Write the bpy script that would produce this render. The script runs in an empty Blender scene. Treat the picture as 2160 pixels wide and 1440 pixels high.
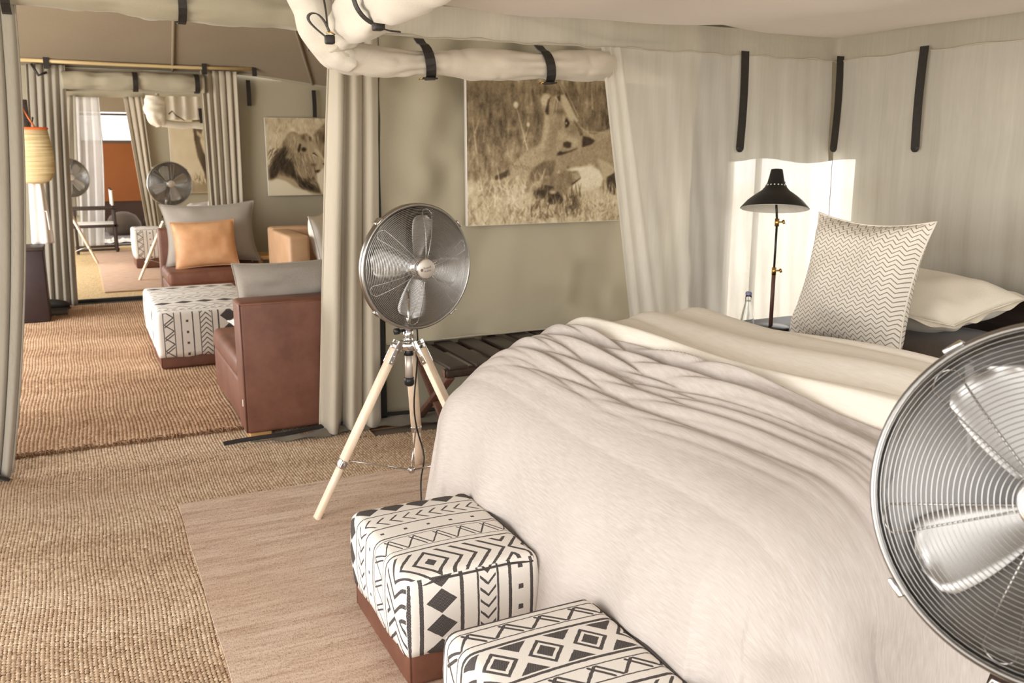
import bpy, bmesh, math, random
import numpy as np
from mathutils import Vector, Matrix
PI = math.pi
random.seed(7); RNG = np.random.default_rng(7)
S = bpy.context.scene
COL = S.collection

# ------------------------------------------------------------------ camera, world, lights, exposure
EYE = Vector((0, 0, 1.45))
cam = bpy.data.cameras.new('camera'); cam.sensor_width = 36.0; cam.lens = 36.0 * 1867 / 2160
cam.clip_start = .05; cam.clip_end = 200
camo = bpy.data.objects.new('camera', cam); COL.objects.link(camo)
camo.location = EYE; camo.rotation_euler = (math.radians(90 - 12.0927), 0, math.radians(-25.9694))
cam.dof.use_dof = True; cam.dof.focus_distance = 2.6; cam.dof.aperture_fstop = 6.5
S.camera = camo

w = bpy.data.worlds.new('sky'); S.world = w; w.use_nodes = True
bg = w.node_tree.nodes['Background']; bg.inputs[0].default_value = (1.0, .985, .965, 1); bg.inputs[1].default_value = 1.75

def area(name, loc, target, sx, sy, watts, color=(1, .982, .955)):
    L = bpy.data.lights.new(name, 'AREA'); L.shape = 'RECTANGLE'; L.size = sx; L.size_y = sy; L.energy = watts; L.color = color
    o = bpy.data.objects.new(name, L); COL.objects.link(o); o.location = loc
    o.rotation_euler = (Vector(target) - Vector(loc)).to_track_quat('-Z', 'Y').to_euler()
    return o
# daylight entering through the open sides of the tent (veranda doors, left) and the entrance behind the camera
area('daylight_bedroom_door', (-2.3, 2.3, 1.05), (1.5, 2.6, .55), 2.6, 1.7, 62)
area('daylight_entrance', (.2, -2.4, 1.6), (2.2, 3, 1.3), 3.4, 2.2, 58)
area('daylight_lounge_door', (-2.2, 6.9, 1.3), (1.5, 7.2, .5), 3.4, 1.8, 122)
area('daylight_far_door', (-2.2, 12.2, 1.3), (1.5, 12.2, .5), 3.4, 1.9, 115)
area('daylight_bath_door', (-1.2, 16.6, 1.4), (1.5, 16.9, .6), 1.8, 1.8, 40)
area('daylight_bed_window', (4.5, 4.15, 1.2), (2.4, 3.2, .7), 1.2, 1.2, 26)

sunl = bpy.data.lights.new('sun', 'SUN'); sunl.energy = 3.2; sunl.angle = math.radians(4); sunl.color = (1, .965, .91)
suno = bpy.data.objects.new('sun', sunl); COL.objects.link(suno); suno.location = (6, 4, 8); suno.rotation_euler = Vector((-.33, -.45, -.9)).to_track_quat('-Z', 'Y').to_euler()
vs = S.view_settings
S.display_settings.display_device = 'sRGB'
vs.view_transform = 'Standard'; vs.look = 'None'; vs.gamma = 1.0; vs.use_curve_mapping = False
vs.exposure = 0.38
S.cycles.max_bounces = 8; S.cycles.diffuse_bounces = 4; S.cycles.transparent_max_bounces = 16
S.cycles.caustics_reflective = False; S.cycles.caustics_refractive = False

# ------------------------------------------------------------------ helpers: tagging
def tag(o, label=None, cat=None, group=None, kind=None):
    if label: o['label'] = label
    if cat: o['category'] = cat
    if group: o['group'] = group
    if kind: o['kind'] = kind
    return o
def empty(name, loc, label, cat, group=None, rz=0):
    o = bpy.data.objects.new(name, None); COL.objects.link(o); o.location = loc; o.rotation_euler = (0, 0, rz)
    o.empty_display_size = .1
    return tag(o, label, cat, group)
def link_mesh(name, me, parent=None):
    o = bpy.data.objects.new(name, me); COL.objects.link(o)
    if parent: o.parent = parent
    return o
def mesh_np(name, V, F, mat=None, parent=None, smooth=True, uv=None):
    """V (n,3) array, F (m,4) or (m,3) int array"""
    V = np.asarray(V, np.float32); F = np.asarray(F, np.int32); k = F.shape[1]
    me = bpy.data.meshes.new(name); me.vertices.add(len(V)); me.vertices.foreach_set('co', V.ravel())
    me.loops.add(F.size); me.loops.foreach_set('vertex_index', F.ravel())
    me.polygons.add(len(F)); me.polygons.foreach_set('loop_start', np.arange(0, F.size, k, dtype=np.int32))
    me.polygons.foreach_set('use_smooth', np.full(len(F), smooth))
    me.update(calc_edges=True)
    if uv is not None:
        l = me.uv_layers.new(name='UVMap'); l.data.foreach_set('uv', np.asarray(uv, np.float32)[F.ravel()].ravel())
    if mat: me.materials.append(getattr(mat, 'm', mat))
    return link_mesh(name, me, parent)
def grid_faces(nu, nv, wrap_u=False):
    """vertices indexed [v*nu+u]"""
    us = np.arange(nu if wrap_u else nu - 1); v = np.arange(nv - 1)
    U, Vv = np.meshgrid(us, v); U = U.ravel(); Vv = Vv.ravel(); U2 = (U + 1) % nu
    return np.stack([Vv * nu + U, Vv * nu + U2, (Vv + 1) * nu + U2, (Vv + 1) * nu + U], 1)
def solidify(o, t, offset=0):
    m = o.modifiers.new('thickness', 'SOLIDIFY'); m.thickness = t; m.offset = offset; return o
def subsurf(o, n=1):
    m = o.modifiers.new('smooth', 'SUBSURF'); m.levels = n; m.render_levels = n; return o

class MB:
    def __init__(s): s.v = []; s.f = []; s.sm = []
    def add(s, V, F, smooth=True, M=None):
        b = len(s.v)
        for p in V:
            p = Vector(p)
            s.v.append(tuple(M @ p) if M is not None else tuple(p))
        for f in F: s.f.append(tuple(b + i for i in f)); s.sm.append(smooth)
        return s
    def box(s, c, d, M=None, bev=0.0, seg=2, rot=None):
        bm = bmesh.new(); bmesh.ops.create_cube(bm, size=1)
        bmesh.ops.scale(bm, vec=d, verts=bm.verts)
        if bev > 0: bmesh.ops.bevel(bm, geom=bm.edges[:], offset=min(bev, .49 * min(d)), segments=seg, profile=.5, affect='EDGES')
        T = Matrix.Translation(c)
        if rot is not None: T = T @ rot
        if M is not None: T = M @ T
        bm.verts.index_update()
        s.add([v.co.copy() for v in bm.verts], [[v.index for v in f.verts] for f in bm.faces], bev > 0, T); bm.free()
        return s
    def tube(s, pts, r, n=10, cap=True, closed=False, M=None):
        pts = [Vector(p) for p in pts]; m = len(pts); rr = r if hasattr(r, '__len__') else [r] * m
        V = []; nrm = None
        for i in range(m):
            a = pts[(i - 1) % m] if (closed or i > 0) else pts[i]; b = pts[(i + 1) % m] if (closed or i < m - 1) else pts[i]
            t = (b - a).normalized()
            if nrm is None:
                h = Vector((0, 0, 1)) if abs(t.z) < .9 else Vector((1, 0, 0)); nrm = (h - t * h.dot(t)).normalized()
            else:
                nrm = (nrm - t * nrm.dot(t)).normalized()
            bn = t.cross(nrm)
            for k in range(n):
                q = 2 * PI * k / n; V.append(pts[i] + (nrm * math.cos(q) + bn * math.sin(q)) * rr[i])
        F = []
        for i in range(m if closed else m - 1):
            for k in range(n):
                F.append((i * n + k, i * n + (k + 1) % n, ((i + 1) % m) * n + (k + 1) % n, ((i + 1) % m) * n + k))
        if cap and not closed:
            F.append(tuple(range(n - 1, -1, -1))); F.append(tuple((m - 1) * n + k for k in range(n)))
        return s.add(V, F, True, M)
    def lathe(s, prof, M=None, n=32, smooth=True):
        V = []; F = []
        for (r, z) in prof:
            for k in range(n): q = 2 * PI * k / n; V.append((r * math.cos(q), r * math.sin(q), z))
        for i in range(len(prof) - 1):
            for k in range(n): F.append((i * n + k, i * n + (k + 1) % n, (i + 1) * n + (k + 1) % n, (i + 1) * n + k))
        if prof[0][0] > 1e-6: F.append(tuple(range(n - 1, -1, -1)))
        if prof[-1][0] > 1e-6: F.append(tuple((len(prof) - 1) * n + k for k in range(n)))
        return s.add(V, F, smooth, M)
    def ribbon(s, pts, wdir, wid, th):
        """flat strap along pts; wdir = width direction"""
        pts = [Vector(p) for p in pts]; V = []; F = []; m = len(pts)
        for i in range(m):
            t = (pts[min(i + 1, m - 1)] - pts[max(i - 1, 0)]).normalized(); wd = Vector(wdir); wd = (wd - t * wd.dot(t)).normalized(); nn = t.cross(wd)
            for (a, b) in ((-1, -1), (1, -1), (1, 1), (-1, 1)): V.append(pts[i] + wd * a * wid / 2 + nn * b * th / 2)
        for i in range(m - 1):
            for k in range(4): F.append((i * 4 + k, i * 4 + (k + 1) % 4, (i + 1) * 4 + (k + 1) % 4, (i + 1) * 4 + k))
        F += [(3, 2, 1, 0), tuple((m - 1) * 4 + k for k in range(4))]
        return s.add(V, F, False)
    def build(s, name, mat, parent=None, M=None):
        me = bpy.data.meshes.new(name); me.from_pydata(s.v, [], s.f)
        me.polygons.foreach_set('use_smooth', s.sm); me.update()
        if mat: me.materials.append(getattr(mat, 'm', mat))
        o = link_mesh(name, me, parent)
        if M is not None: o.matrix_local = M
        return o
def frame_to(p0, p1):
    """matrix whose +Z runs p0 -> p1"""
    p0 = Vector(p0); p1 = Vector(p1)
    return Matrix.Translation(p0) @ (p1 - p0).to_track_quat('Z', 'Y').to_matrix().to_4x4()

# ------------------------------------------------------------------ helpers: materials
def lin(c):
    c = c / 255.0
    return c / 12.92 if c <= .04045 else ((c + .055) / 1.055) ** 2.4
def rgb(r, g, b): return (lin(r), lin(g), lin(b), 1.0)

class X:
    """a tiny expression builder over Math nodes"""
    def __init__(s, nt, v): s.nt = nt; s.v = v
    def op(s, o, *a, clamp=False):
        n = s.nt.nodes.new('ShaderNodeMath'); n.operation = o; n.use_clamp = clamp
        for i, x in enumerate((s,) + a):
            x = x.v if isinstance(x, X) else x
            if isinstance(x, (int, float)): n.inputs[i].default_value = x
            else: s.nt.links.new(x, n.inputs[i])
        return X(s.nt, n.outputs[0])
    def __add__(s, o): return s.op('ADD', o)
    def __radd__(s, o): return s.op('ADD', o)
    def __sub__(s, o): return s.op('SUBTRACT', o)
    def __rsub__(s, o): return X(s.nt, o).op('SUBTRACT', s)
    def __mul__(s, o): return s.op('MULTIPLY', o)
    def __rmul__(s, o): return s.op('MULTIPLY', o)
    def __truediv__(s, o): return s.op('DIVIDE', o)
    def abs(s): return s.op('ABSOLUTE')
    def mod(s, p): return s.op('FLOORED_MODULO', p)
    def lt(s, o): return s.op('LESS_THAN', o)
    def gt(s, o): return s.op('GREATER_THAN', o)
    def max(s, o): return s.op('MAXIMUM', o)
    def min(s, o): return s.op('MINIMUM', o)
    def sin(s): return s.op('SINE')

class Mat:
    def __init__(s, name, rough=.8, metal=0.0, spec=.3):
        s.m = bpy.data.materials.new(name); s.m.use_nodes = True; s.nt = s.m.node_tree
        s.b = s.nt.nodes['Principled BSDF']; s.b.inputs['Roughness'].default_value = rough; s.b.inputs['Metallic'].default_value = metal
        s.b.inputs['Specular IOR Level'].default_value = spec; s.out = s.nt.nodes['Material Output']
        s.tc = s.nt.nodes.new('ShaderNodeTexCoord')
    def lk(s, a, b): s.nt.links.new(a, b)
    def coord(s, kind='Object', scale=(1, 1, 1), rot=(0, 0, 0)):
        mp = s.nt.nodes.new('ShaderNodeMapping'); mp.inputs['Scale'].default_value = scale; mp.inputs['Rotation'].default_value = rot
        s.lk(s.tc.outputs[kind], mp.inputs[0]); return mp.outputs[0]
    def noise(s, vec, scale, detail=3, rough=.55):
        n = s.nt.nodes.new('ShaderNodeTexNoise'); n.inputs['Scale'].default_value = scale; n.inputs['Detail'].default_value = detail
        n.inputs['Roughness'].default_value = rough; s.lk(vec, n.inputs['Vector']); return n.outputs[0]
    def ramp(s, fac, stops):
        r = s.nt.nodes.new('ShaderNodeValToRGB'); e = r.color_ramp.elements
        while len(e) < len(stops): e.new(.5)
        for i, (p, c) in enumerate(stops): e[i].position = p; e[i].color = c
        s.lk(fac, r.inputs[0]); return r.outputs[0]
    def mix(s, fac, a, b, mode='MIX'):
        n = s.nt.nodes.new('ShaderNodeMix'); n.data_type = 'RGBA'; n.blend_type = mode
        for sk, x in ((n.inputs[0], fac), (n.inputs[6], a), (n.inputs[7], b)):
            if isinstance(x, (int, float, tuple)): sk.default_value = x
            else: s.lk(x, sk)
        return n.outputs[2]
    def col(s, c):
        if isinstance(c, tuple): s.b.inputs['Base Color'].default_value = c
        else: s.lk(c, s.b.inputs['Base Color'])
        return s
    def bump(s, h, strength=.3, dist=.002):
        n = s.nt.nodes.new('ShaderNodeBump'); n.inputs['Strength'].default_value = strength; n.inputs['Distance'].default_value = dist
        s.lk(h, n.inputs['Height']); 
        prev = s.b.inputs['Normal'].links
        if prev: s.lk(prev[0].from_socket, n.inputs['Normal'])
        s.lk(n.outputs[0], s.b.inputs['Normal']); return s
    def x(s, sock): return X(s.nt, sock)
    def sep(s, vec):
        n = s.nt.nodes.new('ShaderNodeSeparateXYZ'); s.lk(vec, n.inputs[0]); return [X(s.nt, o) for o in n.outputs]

def fabric(name, c, c2=None, vary=2.5, weave=900, bump=.25, stretch=(1, 1, 1), rough=.92, sheen=.15, fine=60, dist=.002):
    M = Mat(name, rough, spec=.15)
    c2 = c2 or tuple(x * .82 for x in c[:3]) + (1,)
    v = M.coord('Object', stretch)
    n1 = M.noise(v, vary, 4); n2 = M.noise(M.coord('Object', stretch), fine, 3, .7)
    M.col(M.mix(M.ramp(n2, [(.35, (0, 0, 0, 1)), (.7, (1, 1, 1, 1))]), M.ramp(n1, [(.3, c), (.75, c2)]), c))
    M.bump(n2, bump, dist)
    M.b.inputs['Sheen Weight'].default_value = sheen
    return M
def plain(name, c, rough=.5, metal=0, spec=.4, var=.12, scale=12, bump=0, stretch=(1, 1, 1)):
    M = Mat(name, rough, metal, spec)
    n = M.noise(M.coord('Object', stretch), scale, 4)
    M.col(M.ramp(n, [(.3, tuple(x * (1 - var) for x in c[:3]) + (1,)), (.7, tuple(min(1, x * (1 + var)) for x in c[:3]) + (1,))]))
    if bump: M.bump(n, bump, .003)
    return M.m
def sheer(name, c, alpha, stretch=(1, 1, 1), thread=True):
    M = Mat(name, 1, spec=0)
    v = M.coord('Object', stretch); n2 = M.noise(v, 3.0, 3)
    cc = M.ramp(n2, [(.3, c), (.75, tuple(x * .9 for x in c[:3]) + (1,))])
    d = M.nt.nodes.new('ShaderNodeBsdfDiffuse'); t = M.nt.nodes.new('ShaderNodeBsdfTranslucent'); tr = M.nt.nodes.new('ShaderNodeBsdfTransparent')
    M.lk(cc, d.inputs[0]); M.lk(cc, t.inputs[0])
    a = M.nt.nodes.new('ShaderNodeMixShader'); a.inputs[0].default_value = .4; M.lk(d.outputs[0], a.inputs[1]); M.lk(t.outputs[0], a.inputs[2])
    b = M.nt.nodes.new('ShaderNodeMixShader')
    # slubby threads: vertical streaks of denser weave
    st = M.noise(M.coord('Object', (60, 60, 2.0)), 1.0, 3, .6)
    al = (M.x(st) - .5) * .16 + alpha
    M.lk(al.op('MAXIMUM', 0.0, clamp=True).v, b.inputs[0])
    M.lk(tr.outputs[0], b.inputs[1]); M.lk(a.outputs[0], b.inputs[2]); M.lk(b.outputs[0], M.out.inputs[0])
    return M.m

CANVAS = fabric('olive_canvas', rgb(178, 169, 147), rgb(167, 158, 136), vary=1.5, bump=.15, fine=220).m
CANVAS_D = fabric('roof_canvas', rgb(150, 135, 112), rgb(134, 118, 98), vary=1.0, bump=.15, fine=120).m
CURTAIN = fabric('linen_curtain', rgb(196, 186, 168), rgb(184, 174, 156), vary=3, bump=.2, stretch=(6, 6, .6), fine=40).m
CURTAIN_G = fabric('grey_canvas_curtain', rgb(166, 158, 144), rgb(150, 142, 128), vary=3, bump=.2, stretch=(6, 6, .6), fine=40).m
WHITE_LINEN = fabric('cream_net_fabric', rgb(226, 219, 205), rgb(216, 208, 193), vary=4, bump=.25, fine=120).m
ROLL_LINEN = fabric('beige_rolled_net', rgb(210, 200, 184), rgb(196, 186, 170), vary=7, bump=.3, fine=120, stretch=(1, 4, 4)).m
CANOPY = fabric('canopy_cloth', rgb(222, 210, 197), rgb(214, 200, 187), vary=1.2, bump=.15, fine=90, stretch=(1, 2, 1)).m
NET = sheer('sheer_net', rgb(244, 240, 230), .70)
NET_THIN = sheer('sheer_net_band', rgb(234, 228, 214), .68)
SHEER_W = sheer('white_sheer', rgb(238, 236, 234), .72)
STRAP = plain('black_leather_strap', rgb(44, 40, 36), .5, var=.2, scale=60, bump=.1)
BRASS = plain('brass', rgb(200, 160, 90), .25, 1.0)
CHROME = plain('polished_chrome', rgb(214, 212, 210), .12, 1.0, var=.03)
RIMM = plain('grey_steel_rim', rgb(178, 175, 171), .28, 1.0, var=.03)
STEEL_DIM = plain('steel_wire_painted_dim', rgb(172, 169, 166), .24, 1.0, var=.04); RIM_DIM = plain('steel_rim_painted_dim', rgb(150, 147, 144), .30, 1.0, var=.03)  # same fan steel, with the near fan's dimmer reflections painted into the colour
STEEL = plain('brushed_steel_wire', rgb(206, 203, 199), .26, 1.0, var=.04)
BLADE = plain('satin_steel_blade', rgb(190, 188, 186), .42, .9, var=.03)
BLACKP = plain('black_plastic', rgb(30, 29, 28), .35, var=.1)
BADGE = plain('badge_steel', rgb(214, 205, 196), .45, .6, var=.02)
GREYINK = plain('grey_ink', rgb(130, 120, 115), .6)
def wood(name, c1, c2, axis=2, rough=.5):
    M = Mat(name, rough, spec=.35); sc = [18, 18, 18]; sc[axis] = 1.2
    n = M.noise(M.coord('Object', tuple(sc)), 2.2, 5, .6)
    M.col(M.ramp(n, [(.3, c1), (.7, c2)])); M.bump(n, .1, .001); return M.m
PINE = wood('pale_pine', rgb(232, 206, 178), rgb(244, 226, 204))
DARKWOOD = wood('dark_stained_wood', rgb(46, 36, 31), rgb(66, 52, 45), 1)
REDWOOD = wood('red_brown_wood', rgb(96, 66, 56), rgb(120, 86, 72), 2)
BAMBOO = wood('bamboo_pole', rgb(196, 168, 118), rgb(214, 190, 142), 0)
OAK = wood('tan_wood', rgb(196, 146, 88), rgb(214, 168, 110), 0)
def leather(name, c1, c2):
    M = Mat(name, .5, spec=.4); n = M.noise(M.coord('Object'), 5, 6, .65); f = M.noise(M.coord('Object'), 160, 2)
    M.col(M.ramp(n, [(.32, c1), (.68, c2)])); M.bump(f, .15, .001); M.bump(n, .15, .01); return M.m
LEATHER = leather('brown_leather', rgb(100, 62, 47), rgb(124, 82, 65))
LEATHER_TAN = leather('tan_leather', rgb(190, 150, 114), rgb(206, 168, 132))
LEATHER_OR = leather('orange_leather', rgb(200, 146, 102), rgb(220, 172, 128))
GREYLIN = fabric('grey_linen', rgb(168, 160, 150), rgb(150, 142, 133), vary=6, fine=160).m
GREYCUSH = fabric('grey_cushion', rgb(172, 164, 153), rgb(160, 152, 141), vary=6, fine=160).m
WHITECUSH = fabric('white_cushion', rgb(236, 230, 222), rgb(226, 220, 212), vary=6, fine=160).m
PILLOWCASE = fabric('cream_pillowcase', rgb(232, 224, 208), rgb(222, 212, 196), vary=5, fine=160, bump=.3).m
DARKCUSH = fabric('dark_brown_cover', rgb(92, 80, 70), rgb(74, 64, 56), vary=5, fine=120).m
TERRA = fabric('terracotta_canvas', rgb(138, 82, 44), rgb(126, 74, 38), vary=2, fine=160).m
SOD = fabric('grey_sod_cloth', rgb(112, 104, 90), rgb(96, 89, 78), vary=6, fine=120).m
ZIPB = plain('black_zip_tape', rgb(40, 38, 36), .7)
BLACKMET = plain('black_lamp_metal', rgb(28, 26, 24), .4, var=.1)
WHITEMET = plain('white_lamp_inside', rgb(226, 220, 208), .5)
SAND = plain('pale_sand', rgb(222, 212, 194), .95, var=.1, scale=3)

# ------------------------------------------------------------------ setting
def quadpanel(name, pts, mat, parent=None):
    m = MB(); m.add(pts, [tuple(range(len(pts)))], False); return m.build(name, mat, parent)
def structure(o): o['kind'] = 'structure'; return o

# ground outside + floor
m = MB(); m.box((0, 8, -.16), (60, 60, .1)); structure(m.build('ground', SAND))
GROUNDSHEET = plain('groundsheet', rgb(120, 108, 92), .9, scale=6)
m = MB(); m.box((1.0, 6.9, -.06), (5.5, 19.2, .1)); structure(m.build('floor', GROUNDSHEET))

def heights(n, m_, seed, cells=5, cy=None):
    cy = cy or cells; r = np.random.default_rng(seed); g = r.normal(size=(cy + 3, cells + 3))
    yy = np.linspace(0, cy, m_); xx = np.linspace(0, cells, n)
    yi = yy.astype(int); xi = xx.astype(int); fy = yy - yi; fx = xx - xi
    fy = (fy * fy * (3 - 2 * fy))[:, None]; fx = (fx * fx * (3 - 2 * fx))[None, :]
    a = g[np.ix_(yi, xi)]; b = g[np.ix_(yi, xi + 1)]; c = g[np.ix_(yi + 1, xi)]; d = g[np.ix_(yi + 1, xi + 1)]
    return (a * (1 - fx) + b * fx) * (1 - fy) + (c * (1 - fx) + d * fx) * fy

def canvas_sheet(name, path, z0, z1, mat, amp=.01, seed=1, nu=60, nv=30, parent=None, drape=0.0, normal=(0, -1), ztop=None, diag=0.6, cells=6, fq=5.5):
    """cloth wall following the plan path [(x,y),...] from z0 to z1, with slack folds"""
    P = np.array(path, float); d = np.r_[0, np.cumsum(np.hypot(*np.diff(P, axis=0).T))]
    u = np.linspace(0, d[-1], nu); X_ = np.interp(u, d, P[:, 0]); Y_ = np.interp(u, d, P[:, 1])
    v = np.linspace(0, 1, nv); H = heights(nu, nv, seed, cells) * amp
    if drape:
        H = H + drape * np.sin((u[None, :] * fq + (1 - v[:, None]) * diag * 6) + seed) * (.3 + .7 * v[:, None]) * .5
    zt = np.full(nu, z1) if ztop is None else ztop(X_, Y_)
    Z = z0 + (zt[None, :] - z0) * v[:, None]
    V = np.stack([X_[None, :] + H * normal[0], Y_[None, :] + H * normal[1], Z], -1).reshape(-1, 3)
    o = mesh_np(name, V, grid_faces(nu, nv), mat, parent)
    return o

# bedroom shell
structure(canvas_sheet('wall_partition', [(1.36, 4.52), (2.02, 4.53), (2.10, 4.95), (3.78, 4.95)], 0, 2.75, CANVAS, .006, 3))
# right wall with a window opening y 3.47..4.48, z .22..1.42
WX = 3.72
structure(canvas_sheet('wall_right', [(WX, -.6), (WX, 3.47)], 0, 2.75, CANVAS, .008, 4, normal=(-1, 0)))
structure(canvas_sheet('wall_right', [(WX, 4.49), (WX, 5.0)], 0, 2.75, CANVAS, .004, 5, normal=(-1, 0), nu=12))
structure(canvas_sheet('wall_right', [(WX, 3.47), (WX, 4.50)], 0, .22, CANVAS, .002, 6, normal=(-1, 0), nu=20, nv=6))
structure(canvas_sheet('wall_right', [(WX, 3.47), (WX, 4.50)], 1.42, 2.75, CANVAS, .004, 7, normal=(-1, 0), nu=20, nv=20))
win = empty('window_1', (WX, 3.98, .22), None, None); win['kind'] = 'structure'; del_keys = [k for k in ('label', 'category') if k in win]
f = MB(); f.box((0, -.51, .6), (.02, .03, 1.24)); f.box((0, .51, .6), (.02, .03, 1.24)); f.box((0, 0, 0), (.02, 1.05, .03)); f.build('window_frame', CANVAS, win)
f = MB(); f.box((0, .26, .6), (.012, .05, 1.2), bev=.005); f.build('mullion', CANVAS, win)
us = np.linspace(-.5, .5, 40); vsn = np.linspace(0, 1.2, 12)
V = np.array([(-.03 + .006 * math.sin(a * 60), a, b) for b in vsn for a in us]); mesh_np('insect_screen', V, grid_faces(40, 12), sheer('window_gauze', rgb(244, 243, 240), .35), win)
# rolled blind above the window, a soft scalloped edge
us = np.linspace(3.42, 4.56, 60)
V = np.array([(WX - .05 + .006 * math.sin(a * 50) * (1 - b), a, 1.40 + .012 * math.sin(a * 9.5) * (1 - b) + b * .16) for b in np.linspace(0, 1, 6) for a in us])
o = mesh_np('window_flap', V, grid_faces(60, 6), CANVAS, win); o.location = -win.location

# bedroom roof + left wall with a wide door (daylight)
def roof(name, x0, x1, y0, y1, ze, k, zmax, mat, nx=60, ny=60, seed=1, yfront=True):
    xs = np.linspace(x0, x1, nx); ys = np.linspace(y0, y1, ny)
    Xg, Yg = np.meshgrid(xs, ys)
    e = ze(Xg) if callable(ze) else ze
    Z = np.minimum(e + k * np.minimum(Xg - x0, x1 - Xg), e + k * np.minimum(Yg - y0 + (9 if not yfront else 0), y1 - Yg))
    Z = np.minimum(Z, zmax) + heights(nx, ny, seed, 8) * .008
    return structure(mesh_np(name, np.stack([Xg, Yg, Z], -1).reshape(-1, 3), grid_faces(nx, ny), mat))
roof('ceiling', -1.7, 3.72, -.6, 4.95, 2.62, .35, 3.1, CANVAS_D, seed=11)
structure(canvas_sheet('wall_left', [(-1.7, 3.5), (-1.7, 4.45)], 0, 2.75, CANVAS, .006, 12, normal=(1, 0), nu=16))
structure(canvas_sheet('wall_left', [(-1.7, .9), (-1.7, 3.5)], 2.25, 2.75, CANVAS, .006, 13, normal=(1, 0), nu=30, nv=8))

# lounge shell
ze = lambda X_: 2.21 - .10 * np.clip((X_ - 1.5) / .9, 0, 1.5) ** 1.3
structure(canvas_sheet('wall_back', [(.03 + 1.17, 9.46), (3.2, 9.46)], 0, 2.4, CANVAS, .012, 21, nu=50, nv=30, drape=.03, ztop=lambda a, b: ze(a) + .02, diag=1.0))
structure(canvas_sheet('wall_back', [(-1.5, 9.46), (-.12, 9.46)], 0, 2.4, CANVAS, .008, 22, nu=30, nv=20, ztop=lambda a, b: ze(a) + .02))
structure(canvas_sheet('wall_back', [(-.12, 9.46), (1.2, 9.46)], 2.0, 2.4, CANVAS, .004, 23, nu=30, nv=8, ztop=lambda a, b: ze(a) + .02))
structure(canvas_sheet('wall_side', [(3.2, 4.95), (3.2, 9.46)], 0, 2.3, CANVAS, .012, 24, normal=(-1, 0), ztop=lambda a, b: ze(a) + .02))
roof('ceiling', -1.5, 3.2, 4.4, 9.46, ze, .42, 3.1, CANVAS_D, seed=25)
structure(canvas_sheet('wall_left', [(-1.5, 8.8), (-1.5, 9.46)], 0, 2.3, CANVAS, .006, 26, normal=(1, 0), nu=12))
structure(canvas_sheet('wall_left', [(-1.5, 4.45), (-1.5, 5.1)], 0, 2.3, CANVAS, .006, 27, normal=(1, 0), nu=12))
# roof seams of the lounge
def roofz(x, y): return min(ze(np.array(x)) + .42 * (9.46 - y), ze(np.array(x)) + .42 * (3.2 - x), 3.1)
for k, (xa, xb) in enumerate(((2.3, 1.55), (.95, .85))):
    pts = []
    for t in np.linspace(0, 1, 14):
        x_ = xa + (xb - xa) * t; y_ = 9.42 - 1.9 * t; pts.append((x_, y_, float(roofz(x_, y_)) - .012))
    m = MB(); m.tube(pts, .014, 8); structure(m.build('trim_%d' % (k + 1), CANVAS_D))
m = MB(); m.tube([(a, 9.43, float(ze(np.array(a))) + .005) for a in np.linspace(1.55, 3.1, 24)], .012, 8); structure(m.build('trim_3', CANVAS))

# far bedroom shell
structure(canvas_sheet('wall_far', [(1.08, 15.25), (3.0, 15.25)], 0, 2.57, CANVAS, .012, 31, nu=50, drape=.03))
structure(canvas_sheet('wall_far', [(-1.5, 15.25), (.14, 15.25)], 0, 2.57, CANVAS, .010, 32, nu=40, drape=.03))
structure(canvas_sheet('wall_far', [(.14, 15.25), (1.08, 15.25)], 2.26, 2.55, CANVAS, .004, 33, nu=20, nv=6))
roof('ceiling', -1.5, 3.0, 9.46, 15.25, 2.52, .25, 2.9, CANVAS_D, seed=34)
structure(canvas_sheet('wall_side', [(3.0, 9.46), (3.0, 15.25)], 0, 2.57, CANVAS, .01, 35, normal=(-1, 0)))
# bath end: terracotta canvas wall with a window above
structure(canvas_sheet('wall_end', [(-.6, 18), (2.2, 18)], .56, 1.63, TERRA, .004, 41))
structure(canvas_sheet('wall_end', [(-.6, 18.02), (2.2, 18.02)], 0, .56, fabric('dark_skirt_canvas', rgb(70, 52, 42), rgb(56, 42, 34), fine=120).m, .004, 42, nv=8))
structure(canvas_sheet('wall_end', [(-.6, 18), (2.2, 18)], 2.15, 2.7, CANVAS_D, .004, 43, nv=8))
structure(canvas_sheet('wall_side', [(2.2, 15.25), (2.0, 16)], 0, 2.57, CANVAS_D, .006, 44, normal=(-1, 0), nu=20))
roof('ceiling', -.6, 2.2, 15.25, 18.02, 2.55, .2, 2.8, CANVAS_D, seed=45, nx=20, ny=20)
win2 = empty('window_2', (.8, 18, 1.63), None, None); win2['kind'] = 'structure'
f = MB(); f.box((0, 0, 0), (2.6, .03, .05)); f.box((0, 0, .48), (2.6, .03, .04)); f.box((-.28, 0, .24), (.03, .03, .46)); f.build('window_frame', DARKCUSH, win2)
us = np.linspace(-1.25, 1.25, 60)
mesh_np('insect_screen', np.array([(a, .02 + .004 * math.sin(a * 40), b) for b in np.linspace(.02, .46, 6) for a in us]), grid_faces(60, 6), sheer('far_gauze', rgb(244, 246, 240), .2), win2)

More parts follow.
